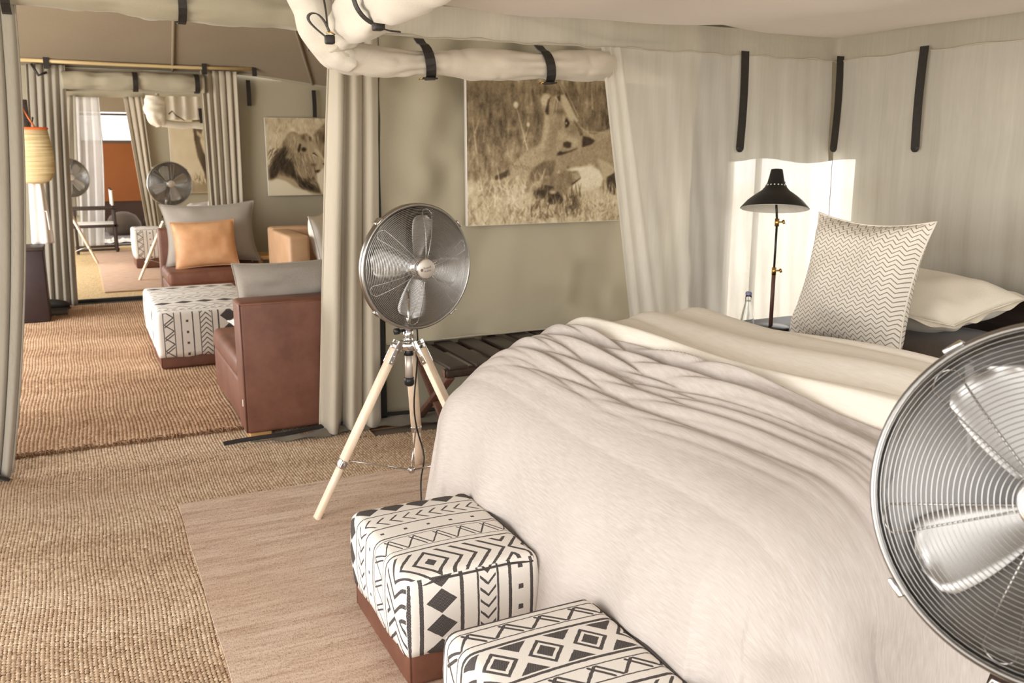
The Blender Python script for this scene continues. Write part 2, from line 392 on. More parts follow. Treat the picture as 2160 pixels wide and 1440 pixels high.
# ------------------------------------------------------------------ rugs
JUTE = Mat('woven_jute', .9, spec=.15)
at = JUTE.nt.nodes.new('ShaderNodeAttribute'); at.attribute_name = 'tone'
nz = JUTE.noise(JUTE.coord('Object'), 1.6, 4); nf = JUTE.noise(JUTE.coord('Object', (90, 300, 200)), 1.0, 3)
jc = JUTE.ramp(at.outputs['Fac'], [(0, rgb(162, 136, 110)), (.5, rgb(200, 175, 147)), (1, rgb(222, 203, 178))])
JUTE.col(JUTE.mix(JUTE.ramp(nz, [(.35, (0, 0, 0, 1)), (.7, (.45, .45, .45, 1))]), jc, rgb(186, 154, 128))); JUTE.bump(nf, .25, .002)
JUTE2 = Mat('ribbed_jute', .9, spec=.15)
at = JUTE2.nt.nodes.new('ShaderNodeAttribute'); at.attribute_name = 'tone'
nz = JUTE2.noise(JUTE2.coord('Object'), 1.4, 4)
jc = JUTE2.ramp(at.outputs['Fac'], [(0, rgb(142, 110, 84)), (.5, rgb(186, 152, 122)), (1, rgb(210, 180, 150))])
JUTE2.col(JUTE2.mix(JUTE2.ramp(nz, [(.35, (0, 0, 0, 1)), (.7, (.5, .5, .5, 1))]), jc, rgb(170, 136, 108)))
JUTE_BASE = plain('jute_backing', rgb(120, 92, 62), .95, scale=40)
def nubs(name, x0, x1, y0, y1, px, py, h, zbase, mat, parent, keep=None, seed=1, wob=.3, lean=0.0, fn=None):
    r = np.random.default_rng(seed); nx = int((x1 - x0) / px); ny = int((y1 - y0) / py)
    I, J = np.meshgrid(np.arange(nx), np.arange(ny)); I = I.ravel(); J = J.ravel()
    cx = x0 + (I + .5) * px + .004 * np.sin((y0 + J * py) * 9 + np.sin((x0 + I * px) * 4) * 1.5); cy = y0 + (J + .5 + .5 * (I % 2) * .8) * py + (r.random(len(I)) - .5) * py * wob
    if keep is not None:
        k = keep(cx, cy); cx = cx[k]; cy = cy[k]
    n = len(cx); hw = px * .56 * (1 + (r.random(n) - .5) * .35); hl = py * .53 * (1 + (r.random(n) - .5) * .4); hh = h * (.75 + .5 * r.random(n))
    a = (r.random(n) - .5) * .6 + lean; ca = np.cos(a); sa = np.sin(a)
    loc = [(-.7, -.75, 0), (0, -1, .25), (.7, -.75, 0), (-1, 0, .25), (0, 0, 1), (1, 0, .25), (-.7, .75, 0), (0, 1, .25), (.7, .75, 0)]
    V = np.zeros((n, 9, 3), np.float32)
    for i, (lx, ly, lz) in enumerate(loc):
        X_ = lx * hw; Y_ = ly * hl
        V[:, i, 0] = cx + X_ * ca - Y_ * sa; V[:, i, 1] = cy + X_ * sa + Y_ * ca; V[:, i, 2] = zbase + lz * hh + (fn(cx, cy) if fn is not None else 0)
    q = np.array([(0, 1, 4, 3), (1, 2, 5, 4), (3, 4, 7, 6), (4, 5, 8, 7)])
    F = (np.arange(n)[:, None, None] * 9 + q[None]).reshape(-1, 4)
    o = mesh_np(name, V.reshape(-1, 3), F, mat, parent)
    # dye lots: long soft streaks plus a random tone for every knot
    t = np.clip(.5 + .16 * r.normal(size=n) + .14 * np.sin(cy * 7 + 2 * np.sin(cx * 1.7)) + .08 * np.sin(cy * 23), 0, 1)
    A = o.data.attributes.new('tone', 'FLOAT', 'POINT'); A.data.foreach_set('value', np.repeat(t, 9).astype(np.float32))
    o['kind'] = 'stuff'; return o
jr = empty('jute_rug', (0, 3, 0), 'large knotted natural jute rug under the bed and the brown rug', 'rug')
wavef = lambda x, y: .012 * np.exp(-((y - 4.26 - .03 * np.sin(x * 5)) / .05) ** 2) * (.5 + .5 * np.sin(x * 3 + 1))
edge = lambda x: 4.35 - .03 * (x + .2) - .07 * np.clip(x - .6, 0, 2)
xs = np.linspace(-1.4, 3.5, 80); ys = np.linspace(0, 1, 60)
V = np.array([(x, .9 + (edge(x) - .9) * t, .006 + float(wavef(np.array(x), .9 + (edge(x) - .9) * t))) for t in ys for x in xs]) - np.array([0, 3, 0])
mesh_np('backing', V, grid_faces(80, 60), JUTE_BASE, jr)
k = lambda x, y: (y < edge(x)) & ~((x > .33) & (y < 3.62)) & ~((x > 1.5) & (y < 3.9)) & (x < 2.6)
o = nubs('knots', -.95, 2.4, 1.95, 4.4, .0125, .0150, .0075, .006, JUTE, jr, k, 5, fn=wavef); o.location = (0, -3, 0)

lb = empty('base_mat', (0, 4.6, 0), 'pale jute mat showing as a strip before the fringed lounge rug', 'mat')
m = MB(); m.box((.5, .07, -.002), (2.9, .56, .008)); m.build('backing', JUTE_BASE, lb)
o = nubs('knots', -.85, 1.3, 4.28, 4.8, .014, .019, .007, .002, JUTE, lb, lambda x, y: y > edge(x) + .01, 6); o.location = (0, -4.6, 0)

lr = empty('lounge_rug', (.9, 7, 0), 'brown ribbed jute lounge rug with a frayed fringe on its near edge', 'rug')
m = MB(); m.box((-.37, -.02, .008), (3.1, 4.6, .014)); m.build('backing', plain('brown_jute_backing', rgb(112, 82, 56), .95, scale=40), lr)
o = nubs('ribs', -1.0, 2.9, 4.69, 9.3, .0185, .022, .009, .014, JUTE2, lr, lambda x, y: (x < 2.05) & ~((x > 1.2) & (y < 5.6)), 7, wob=.2); o.location = (-.9, -7, 0)
m = MB()
for i in range(420):
    x = -1.0 + 3.0 * random.random(); y0 = 4.70 + random.uniform(-.01, .01); L = random.uniform(.02, .06); a = random.gauss(-PI / 2, .7)
    p0 = Vector((x, y0, .020)); p2 = p0 + Vector((math.cos(a) * L, math.sin(a) * L, -.012)); p1 = (p0 + p2) / 2 + Vector((0, 0, random.uniform(.002, .018)))
    m.tube([p0, p1, p2], [.0035, .003, .0015], 4)
o = m.build('fringe', JUTE2.m, lr); o.location = (-.9, -7, 0); o['kind'] = 'stuff'

# brown flat-woven rug under the bed
BRUG = Mat('brown_flatweave', .95, spec=.1)
n1 = BRUG.noise(BRUG.coord('Object', (1.6, 15, 1)), 1.5, 6, .75); na = BRUG.noise(BRUG.coord('Object', (70, 320, 1)), 1, 2, .7); nb = BRUG.noise(BRUG.coord('Object', (320, 70, 1)), 1, 2, .7); n3 = BRUG.noise(BRUG.coord('Object'), 2.0, 4)
c = BRUG.ramp(n1, [(.36, rgb(158, 126, 104)), (.48, rgb(192, 165, 144)), (.60, rgb(214, 192, 172))])
weave_ = (BRUG.x(na) + BRUG.x(nb)) * .5
c = BRUG.mix(BRUG.ramp(weave_.v, [(.42, (0, 0, 0, 1)), (.62, (.8, .8, .8, 1))]), c, rgb(214, 196, 178)); c = BRUG.mix(BRUG.ramp(weave_.v, [(.38, (.75, .75, .75, 1)), (.47, (0, 0, 0, 1))]), c, rgb(146, 112, 90))
fl = BRUG.noise(BRUG.coord('Object', (7, 130, 1)), 1.0, 4, .7); c = BRUG.mix(BRUG.ramp(fl, [(.54, (0, 0, 0, 1)), (.66, (.5, .5, .5, 1))]), c, rgb(144, 112, 92))
c = BRUG.mix(BRUG.ramp(n3, [(.4, (0, 0, 0, 1)), (.75, (.35, .35, .35, 1))]), c, rgb(182, 146, 122))
BRUG.col(c); BRUG.bump(weave_.v, .6, .003); BRUG.bump(n1, .2, .003)
xs = np.linspace(.265, 3.5, 100); ys = np.linspace(1.0, 3.70, 100)
Hr = heights(100, 100, 9, 14) * .0012
V = np.array([(x + .0015 * math.sin(y * 11) * (x < .3), y + .004 * math.sin(x * 9) * (y > 3.65), .019 + Hr[j, i]) for j, y in enumerate(ys) for i, x in enumerate(xs)])
br = mesh_np('brown_rug', V, grid_faces(100, 100), BRUG.m, None, False); solidify(br, .010, 0); tag(br, 'brown streaked flat-woven rug beneath the bed and two ottomans', 'rug')

fr = empty('far_rug', (.9, 11.7, 0), 'pale pinkish rug on the floor of the far bedroom', 'rug')
m = MB(); m.box((.08, .5, .012), (1.6, 4.2, .016), bev=.004); m.build('pile', plain('pink_beige_weave', rgb(196, 164, 140), .95, scale=5, stretch=(2, 12, 1), var=.2, bump=.3), fr)
fm = empty('far_jute_mat', (.9, 11.6, 0), 'straw coloured jute mat covering the far bedroom floor', 'mat')
m = MB(); m.box((0, .8, 0), (4.4, 5.6, .008)); m.build('weave', plain('straw_weave', rgb(206, 178, 132), .95, scale=60, stretch=(1, .3, 1), var=.25, bump=.5), fm)
m = MB(); m.box((.45, 9.56, .015), (2.0, .05, .035), bev=.01); structure(m.build('trim_4', ZIPB))
bf = MB(); bf.box((.8, 16.7, .004), (2.7, 2.6, .012)); structure(bf.build('floor', plain('grey_bath_floor', rgb(128, 122, 118), .7)))
for (x_, y_, sx, sy, lab) in ((.42, 15.9, .5, .6, 'crumpled white floor cloth beneath the folding chair'),):
    xs = np.linspace(-sx / 2, sx / 2, 24); ys = np.linspace(-sy / 2, sy / 2, 24); Hh = np.abs(heights(24, 24, 51, 7)) * .018
    o = mesh_np('floor_cloth', np.array([(a, b, .014 + Hh[j, i]) for j, b in enumerate(ys) for i, a in enumerate(xs)]), grid_faces(24, 24), WHITECUSH); o.location = (x_ + .12, y_, 0); tag(o, lab, 'cloth')

# threshold: black zip strip and grey sod cloth along the partition
th = empty('threshold_flap', (1.1, 4.45, 0), 'grey canvas flap with black zip tape on the floor below the bedroom curtain', 'flap')
xs = np.linspace(-.42, .85, 60); V = []
for t in np.linspace(0, 1, 8):
    for x in xs: V.append((x, -.05 + .02 * math.sin(x * 9) + (t - .5) * .10 * min(1, (x + .42) * 2.5), .018 + .035 * math.sin(t * PI) * min(1, (x + .42) * 1.6) + .006 * math.sin(x * 31 + t * 4)))
mesh_np('cloth', np.array(V), grid_faces(60, 8), SOD, th)
m = MB(); m.ribbon([(x, -.045 + .02 * math.sin(x * 9) + .03 * min(1, (x + .42) * 2.5), .032 + .028 * min(1, (x + .42) * 1.5)) for x in np.linspace(-.55, .86, 50)], (0, 1, .35), .028, .006); m.build('zip_tape', ZIPB, th)
th2 = empty('threshold_flap', (-.55, 4.3, 0), 'dark rolled canvas hem on the floor at the far left photo edge', 'flap')
m = MB(); m.tube([(-.4, .1, .03), (-.1, .06, .04), (.05, .1, .035), (.16, .06, .012)], [.05, .05, .035, .012], 12); m.build('cloth', SOD, th2)
m = MB(); m.ribbon([(-.4, .06, .075), (-.1, .02, .085), (.05, .06, .07), (.17, .03, .02)], (0, 1, .3), .02, .005); m.build('zip_tape', ZIPB, th2)

# ------------------------------------------------------------------ curtains and rolled doors
def curtain(name, label, top, bot, zt, zb, y, nf, amp, mat, seed, mid=None, group=None, thick=.004, nv=40, flare=0.0, header=None):
    r = np.random.default_rng(seed); nu = nf * 14 + 1; u = np.linspace(0, 1, nu); v = np.linspace(0, 1, nv)
    ph = r.random() * 6; ph2 = r.random() * 6; jit = np.cumsum(r.random(nu) * 2 - 1) / nu * 1.2; amps = .7 + .6 * np.interp(u, np.linspace(0, 1, nf + 1), r.random(nf + 1))
    V = np.zeros((nv, nu, 3))
    for j, t in enumerate(v):   # t=0 top
        xl = top[0] + (bot[0] - top[0]) * t; xr = top[1] + (bot[1] - top[1]) * t
        if mid: xl += mid[0] * 4 * t * (1 - t); xr += mid[1] * 4 * t * (1 - t)
        a = amp * (.55 + .45 * min(1, t * 4)) * (1 + flare * t)
        uu = u + jit * .06
        fold = np.sin(2 * PI * nf * uu + ph + .5 * math.sin(t * 2.2)) + .25 * np.sin(2 * PI * nf * 2.17 * uu + ph2 + t * 1.5)
        V[j, :, 0] = xl + (xr - xl) * u + .12 * (xr - xl) / nf * np.cos(2 * PI * nf * uu + ph)
        V[j, :, 1] = y + a * amps * fold
        V[j, :, 2] = zt + (zb - zt) * t + (.012 * np.sin(2 * PI * nf * uu + ph) if j == nv - 1 else 0)
    root = empty(name, (float(np.mean(V[-1, :, 0])), y, zb), label, 'curtain', group)
    o = mesh_np('drape', V.reshape(-1, 3) - np.array(root.location), grid_faces(nu, nv), mat, root); solidify(o, thick)
    # stitched side hem
    m = MB(); m.tube([tuple(V[j, -1] - np.array(root.location)) for j in range(nv)], .005, 6); m.build('hem', mat, root)
    m = MB(); m.tube([tuple(V[j, 0] - np.array(root.location)) for j in range(nv)], .005, 6); m.build('hem', mat, root)
    return root
curtain('door_curtain', 'heavy grey-beige door curtain hanging at the left edge of the photo', (-.85, -.155), (-.95, -.375), 2.06, .015, 4.40, 13, .015, CURTAIN_G, 2, mid=(0, .045))
curtain('door_curtain', 'long linen door curtain between the leather armchair and the tripod fan', (1.17, 1.40), (1.03, 1.36), 2.10, .03, 4.40, 3, .034, CURTAIN, 3, mid=(-.0, .0), flare=.3)
curtain('door_curtain', 'olive-grey curtain at the left of the lounge back doorway behind the basket bag', (-.30, .01), (-.42, -.085), 2.22, .02, 9.36, 5, .024, CURTAIN_G, 4, mid=(0, -.005), flare=.2)
curtain('door_curtain', 'pleated curtain at the right of the lounge back doorway left of the lion print', (1.20, 1.53), (1.22, 1.50), 2.22, .02, 9.36, 5, .026, CURTAIN, 5)
curtain('sheer_curtain', 'white sheer curtain left of the far doorway beside the folding chair', (.15, .46), (.03, .34), 2.25, .02, 15.12, 3, .03, SHEER_W, 6, mid=(0, .03), thick=0.002, flare=.5)
curtain('sheer_curtain', 'cream curtain sweeping down at the right of the far doorway', (.80, 1.06), (.99, 1.16), 2.27, .05, 15.12, 3, .03, CURTAIN, 7, mid=(-.0, -.0), flare=.3)
curtain('sheer_curtain', 'taupe wall drape tied up left of the far doorway', (.03, .17), (-.12, .12), 2.27, .5, 15.16, 2, .03, CURTAIN_G, 8, mid=(-.02, 0))

def lumpy_roll(pts, rad, pinches, mat, name, parent, seed=1, n=28, m=90, pinch_w=.07, pinch=.28, lump=.10, sq=1.0, wr=.035):
    """fabric rolled into a bolster along pts (Catmull-free linear resample), cinched where straps bind it"""
    P = np.array(pts, float); d = np.r_[0, np.cumsum(np.linalg.norm(np.diff(P, axis=0), axis=1))]
    s = np.linspace(0, d[-1], m); C = np.stack([np.interp(s, d, P[:, i]) for i in range(3)], 1)
    for _ in range(3): C[1:-1] = (C[:-2] + 2 * C[1:-1] + C[2:]) / 4
    R = np.interp(s, d, rad if hasattr(rad, '__len__') else [rad] * len(P)); Hn = heights(n + 1, m, seed, 7); Hn[:, -1] = Hn[:, 0]; Hw = heights(n + 1, m, seed + 5, 11, max(6, int(d[-1] * 14)))
    T = np.gradient(C, axis=0); T /= np.linalg.norm(T, axis=1)[:, None]
    V = np.zeros((m, n, 3)); nrm = None; rr = np.random.default_rng(seed)
    for i in range(m):
        t = T[i]
        if nrm is None:
            h = np.array([0, 0, 1.0]) if abs(t[2]) < .8 else np.array([1.0, 0, 0]); nrm = h - t * h.dot(t)
        else: nrm = nrm - t * nrm.dot(t)
        nrm = nrm / np.linalg.norm(nrm); bn = np.cross(t, nrm)
        q = 2 * PI * np.arange(n) / n
        w_ = sum(math.exp(-((s[i] - p) / pinch_w) ** 2) for p in pinches)
        r_ = R[i] * (1 + lump * Hn[i, :n] + wr * np.abs(Hw[i, :n])) * (1 - pinch * min(1, w_)) + R[i] * .09 * min(1, 1.6 * w_ * (1 - .5 * min(1, w_))) * np.sin(q * 7 + seed + 4 * s[i])
        V[i] = C[i] + np.cos(q)[:, None] * nrm * r_[:, None] + np.sin(q)[:, None] * bn * r_[:, None] * sq
    V = V.reshape(-1, 3); F = [tuple(f) for f in grid_faces(n, m, True)]
    mb = MB(); mb.add(V, F + [tuple(range(n - 1, -1, -1)), tuple((m - 1) * n + k for k in range(n))])
    return mb.build(name, mat, parent)
def strap_loop(c, axis, r, wid, name='strap', parent=None, mat=None, a0=0, a1=2 * PI, th=.005, flat=1.0):
    """strap around a roll lying along axis 'x' or 'y'"""
    m = MB(); pts = []
    for q in np.linspace(a0, a1, 24):
        if axis == 'x': pts.append((c[0], c[1] + math.cos(q) * r, c[2] + math.sin(q) * r * flat))
        else: pts.append((c[0] + math.cos(q) * r, c[1], c[2] + math.sin(q) * r * flat))
    m.ribbon(pts, (1, 0, 0) if axis == 'x' else (0, 1, 0), wid, th); return m.build(name, mat or STRAP, parent)

dr = empty('rolled_door', (.4, 4.38, 2.1), 'rolled olive canvas door bound with dark straps above the lounge doorway', 'door flap')
lumpy_roll([(-.9, 0, .03), (-.2, 0, .015), (.1, 0, -.005), (.6, 0, -.01), (1.25, 0, 0)], .082, [.72, 1.02, 1.42], CANVAS, 'canvas_roll', None, 3, m=120, pinch=.12).parent = dr
for x in (-.585, .095, .9): strap_loop((x, 0, .0), 'x', .093, .035, parent=dr)
dr2 = empty('rolled_door', (.6, 9.33, 2.09), 'rolled canvas door with dark straps above the lounge back doorway', 'door flap')
lumpy_roll([(-.62, 0, 0), (0, 0, .01), (.62, 0, -.005)], .078, [.28, .62, 1.16], CANVAS, 'canvas_roll', None, 4, m=90, pinch=.15).parent = dr2
for x in (.0, .55): strap_loop((x, 0, 0), 'x', .088, .045, parent=dr2)
rod = empty('curtain_rod', (.7, 9.32, 2.24), 'slim bamboo curtain rod hung on dark straps above the lounge back doorway', 'rod')
m = MB(); m.tube([(-1.05, 0, .012), (-.3, 0, .004), (.4, 0, 0), (1.02, 0, .012)], .017, 10); m.build('pole', BAMBOO, rod)
for x in (-.83, .53, 1.0):
    m = MB(); m.ribbon([(x, -.02, -.06), (x, -.022, .09)], (1, 0, 0), .045, .006); m.build('strap', STRAP, rod)
m = MB(); m.tube([(-.95, -.01, -.02), (-.9, -.03, -.12), (-.83, -.03, -.09)], .012, 6); m.build('hook', STRAP, rod)
for (x, y, z0, z1, lab) in ((1.655, 9.43, 1.9, 2.15, 'short dark strap on canvas wall between curtain and lion print'), (2.31, 9.42, 1.80, 2.07, 'dark strap hanging above the lion print')):
    m = MB(); m.ribbon([(x, y, z1), (x, y - .01, (z0 + z1) / 2), (x, y, z0)], (1, 0, 0), .042, .006); o = m.build('wall_strap', STRAP); tag(o, lab, 'strap')
# dark post beside the linen curtain
tp = MB(); tp.box((1.395, 4.455, 1.3), (.035, .03, 2.55), bev=.004); tag(tp.build('tent_post', ZIPB), 'dark narrow upright tent post behind the linen door curtain', 'post')

# canvas panel of the partition that carries the lioness print (a hanging flap, hemmed)
pf = empty('hanging_canvas', (2.4, 4.40, .45), 'olive canvas wall panel with folds behind the lioness print', 'canvas panel')
o = canvas_sheet('panel', [(1.415, 4.44), (2.2, 4.455), (3.4, 4.46)], .445, 2.6, CANVAS, .012, 61, nu=200, nv=110, drape=.062, diag=1.7, cells=15, fq=19); o.parent = pf; o.location = (-2.4, -4.40, -.45)
m = MB(); m.tube([(x, 4.44 + .004 * math.sin(x * 20), .447) for x in np.linspace(1.42, 3.4, 60)], .006, 6); o = m.build('hem', CANVAS, pf); o.location = (-2.4, -4.40, -.45)

# ------------------------------------------------------------------ bed
BX0, BX1, BY0, BY1 = 1.10, 2.22, 1.12, 2.97
bed = empty('bed', (2.3, 2.05, 0), 'wide low bed with dark mattress cover and dark headboard', 'bed')
def bb(c, d, bev, name, mat):
    m = MB(); m.box((c[0] - 2.3, c[1] - 2.05, c[2]), d, bev=bev, seg=3); return m.build(name, mat, bed)
bb((2.37, 2.05, .17), (2.0, 1.5, .2), .02, 'base', DARKWOOD)
for (x, y) in ((1.5, 1.4), (1.5, 2.7), (3.3, 1.4), (3.3, 2.7)): bb((x, y, .045), (.07, .07, .09), .01, 'leg', DARKWOOD)
bb((2.40, 2.05, .44), (2.02, 1.58, .36), .07, 'mattress', DARKCUSH)
bb((3.50, 2.05, .505), (.06, 1.9, .73), .025, 'headboard', DARKWOOD)

def drape_surface(s, t, core, r, top):
    """flat cloth coordinate (s,t) -> position on a soft rounded block (core rectangle inset by r)"""
    cx = np.clip(s, core[0], core[1]); cy = np.clip(t, core[2], core[3]); dx = s - cx; dy = t - cy; d = np.hypot(dx, dy) + 1e-9
    nx = dx / d; ny = dy / d; q = d / r
    off = np.where(q < PI / 2, r * np.sin(np.minimum(q, PI / 2)), r); drop = np.where(q < PI / 2, r * (1 - np.cos(np.minimum(q, PI / 2))), r + (d - r * PI / 2))
    flare = np.clip(d - r * PI / 2, 0, 9) * .10
    return cx + nx * (off + flare), cy + ny * (off + flare), top - drop, nx, ny, q
LINEN_THROW = Mat('taupe_gauze_linen', .95, spec=.1)
v = LINEN_THROW.coord('UV', (210, 20, 1), (0, 0, .12)); n1 = LINEN_THROW.noise(v, 1.0, 5, .65); n2 = LINEN_THROW.noise(LINEN_THROW.coord('UV', (400, 400, 1)), 1.0, 2); n3 = LINEN_THROW.noise(LINEN_THROW.coord('UV'), 4, 3)
LINEN_THROW.col(LINEN_THROW.mix(LINEN_THROW.ramp(n1, [(.35, (0, 0, 0, 1)), (.65, (1, 1, 1, 1))]), LINEN_THROW.ramp(n3, [(.3, rgb(184, 173, 165)), (.7, rgb(194, 184, 177))]), rgb(202, 194, 188)))
LINEN_THROW.bump(n1, .35, .0022); LINEN_THROW.bump(n2, .15, .001)
DUVET = Mat('cream_linen', .95, spec=.1)
v = DUVET.coord('UV', (120, 16, 1), (0, 0, .1)); n1 = DUVET.noise(v, 1.0, 4, .6); n2 = DUVET.noise(DUVET.coord('UV', (400, 400, 1)), 1.0, 2)
DUVET.col(DUVET.ramp(n1, [(.3, rgb(238, 231, 218)), (.7, rgb(246, 240, 229))])); DUVET.bump(n1, .3, .003); DUVET.bump(n2, .2, .002)
RR = .27; core = (BX0 + RR, 2.6, BY0 + RR, BY1 - RR); TOP = .80; TOP_F = .715
# the gathered upper edge of the throw runs from (1.42,2.8) to (1.98,1.3); k = distance from that line towards the foot
LA = np.array([1.57, 2.66]); LB = np.array([1.66, 1.30]); Ld = (LB - LA) / np.linalg.norm(LB - LA); Ln = np.array([-Ld[1], Ld[0]]); Ln = Ln if Ln[0] < 0 else -Ln
def kdist(x, y): return (x - LA[0]) * Ln[0] + (y - LA[1]) * Ln[1]
def ldist(x, y): return (x - LA[0]) * Ld[0] + (y - LA[1]) * Ld[1]
def folds(x, y, seed=0):
    k = kdist(x, y); l = ldist(x, y)
    env = np.clip(k / .04, 0, 1) * np.clip(1.15 - k / .30, 0, 1) ** .8
    f = 0
    for i, (fr, am) in enumerate(((20, 1.0), (33, .8), (52, .4))):
        ph = fr * 2 * PI / 6.28 * (k + .030 * np.sin(l * (2.0 + i * .6) + i * 2 + seed) + .010 * np.sin(l * 6 + i) + .05 * l * (.3 - i * .15))
        f = f + am * (np.abs(np.sin(ph * 1.6)) ** .7 - .35)
    return env * f * (.020 + .024 * np.clip(np.sin(l * 2.2 + .6), 0, 1))
ns, nt_ = 250, 340
# duvet: from the throw's edge to its own head-side edge
HE = 2.10; core_d = (core[0], HE, core[2] + .02, core[3] - .03)
sv = np.linspace(0, 1, 120); tv = np.linspace(core_d[2] - .62, core_d[3] + .62, 220)
Sg, Tg = np.meshgrid(sv, tv)
smin = LA[0] + (LB[0] - LA[0]) * (LA[1] - np.clip(Tg, 1.0, 2.9)) / (LA[1] - LB[1]) - .13
Send = HE + .06 * PI / 2 + .14; Sg = smin + Sg * (Send - smin)
sk = np.clip((Tg - 1.2) / 1.6, 0, 1)
headshift = .16 - .15 * sk   # the head edge runs a little skew across the bed
S2 = Sg + headshift * (Sg > 1.8) * np.clip((Sg - 1.8) / .2, 0, 1)
x, y, z, nx, ny, q = drape_surface(np.minimum(S2, HE + headshift), Tg, (core_d[0], 9, core_d[2], core_d[3]), .25, TOP + .045)
# head-side roll-over of the duvet edge
over = np.clip(Sg - HE, 0, 9); ang = np.minimum(over / .09, PI)
x = x + .09 * np.sin(ang); zroll = .09 * (1 - np.cos(ang)); z = z - zroll
kk = -kdist(x, y); ll = ldist(x, y)
soft = .030 * (np.abs(np.sin(kk * 8.5 + .6 * np.sin(ll * 2.1) + 1.0)) ** .7 - .5) + .014 * np.sin(kk * 23 + 1.3 * np.sin(ll * 1.6 + 1)) + .008 * np.sin(ll * 6 + kk * 5)
z = z - .075 * np.clip((.03 - kk) / .08, 0, 1)
z = z + soft * np.clip(1 - zroll / .1, 0, 1) * np.clip(1.4 - q * .6, .25, 1)
o = mesh_np('duvet', np.stack([x, y, z], -1).reshape(-1, 3), grid_faces(120, 220), DUVET.m, None, True, np.stack([Sg, Tg], -1).reshape(-1, 2)); tag(o, 'cream linen duvet spread over the pillow half of the bed', 'duvet')
# throw
sv = np.linspace(core[0] - RR * PI / 2 - .42, 2.12, ns); tv = np.linspace(core[2] - RR * PI / 2 - .42, core[3] + RR * PI / 2 + .42, nt_)
Sg, Tg = np.meshgrid(sv, tv)
# squeeze the sheet so that its upper border follows the gather line
smax = LA[0] + (LB[0] - LA[0]) * (LA[1] - np.clip(Tg, 1.0, 2.9)) / (LA[1] - LB[1]) + .03 * np.sin(Tg * 9)
frac = (Sg - sv[0]) / (sv[-1] - sv[0]); S2 = sv[0] + frac * (smax - sv[0])
x, y, z, nx, ny, q = drape_surface(S2, Tg, (core[0], 9, core[2], core[3]), RR, TOP_F + .10 * np.clip((S2 - 1.20) / .5, 0, 1) ** .8)
fo = folds(x, y)
# hanging folds on the skirt, stronger near the corners
bulge = .09 * np.clip((y - 2.5) / .4, 0, 1) ** 2 * np.clip(-nx, 0, 1) * np.clip(q, 0, 1); x = x - bulge
al = np.arctan2(ny, -nx); hang = np.clip((q - 1.0) / 1.2, 0, 1.6)
ss = Tg * 1.0 + np.where(np.abs(ny) > .5, Sg, 0)
ripple = hang * (.012 * np.sin(ss * 13 + 1) + .009 * np.sin(ss * 23 + 2)) + hang * .02 * np.sin(al * 9) * (np.abs(nx * ny) > .05)
puff = .012 * np.sin(x * 5 + y * 3) + .010 * np.sin(x * 3 - y * 6 + 1) + .008 * np.sin(kdist(x, y) * 17 + np.sin(ldist(x, y) * 3) * 1.2)
x = x + nx * ripple; y = y + ny * ripple; z = z + fo + puff * np.clip(1 - q * .5, 0, 1) + .006
edge_lift = np.clip(1 - (1 - frac) * 14, 0, 1)
z = z + .012 * edge_lift
thr = mesh_np('linen_throw', np.stack([x, y, np.maximum(z, .03)], -1).reshape(-1, 3), grid_faces(ns, nt_), LINEN_THROW.m, None, True, np.stack([S2, Tg], -1).reshape(-1, 2)); tag(thr, 'taupe crinkled linen throw gathered over the foot of the bed', 'throw')

# ------------------------------------------------------------------ pillows
def pillow_mesh(wd, hg, th, n=26, pinch=.07, seed=1, wr=.006, flange=0.0):
    r = np.linspace(-1, 1, n); A, B = np.meshgrid(r, r)
    A = np.sign(A) * np.abs(A) ** .8; B = np.sign(B) * np.abs(B) ** .8
    prof = np.clip((1 - np.abs(A) ** 2.4), 0, 1) ** .55 * np.clip((1 - np.abs(B) ** 2.4), 0, 1) ** .55
    X_ = A * wd / 2 * (1 - pinch * (1 - np.abs(B) ** 2) * np.abs(A)); Y_ = B * hg / 2 * (1 - pinch * (1 - np.abs(A) ** 2) * np.abs(B))
    Hn = heights(n, n, seed, 6) * wr
    top = np.stack([X_, Y_, prof * th / 2 + Hn * prof ** .3 * (prof > 0)], -1).reshape(-1, 3)
    botm = np.stack([X_, Y_, -prof * th / 2 - heights(n, n, seed + 1, 6) * wr * (prof > 0)], -1).reshape(-1, 3)
    F = grid_faces(n, n); Fb = F[:, ::-1] + n * n
    uv = np.stack([X_, Y_], -1).reshape(-1, 2)
    if flange:
        k = np.where(np.abs(A) >= np.abs(B), np.abs(A), np.abs(B)); idx = [i for i in range(n)] + [i * n + n - 1 for i in range(1, n)] + [n * n - 1 - i for i in range(1, n)] + [(n - 1 - i) * n for i in range(1, n - 1)]
        ring = top[idx]; out = ring.copy(); out[:, 0] += np.sign(A.ravel()[idx]) * flange * (np.abs(A.ravel()[idx]) > .98); out[:, 1] += np.sign(B.ravel()[idx]) * flange * (np.abs(B.ravel()[idx]) > .98); out[:, 2] += .010 * np.sin(np.arange(len(idx)) * .7)
        b = 2 * n * n; L = len(idx); Ff = np.array([(idx[i], idx[(i + 1) % L], b + (i + 1) % L, b + i) for i in range(L)])
        return np.r_[top, botm, out], np.r_[F, Fb, Ff], np.r_[uv, uv, out[:, :2]]
    return np.r_[top, botm], np.r_[F, Fb], np.r_[uv, uv]
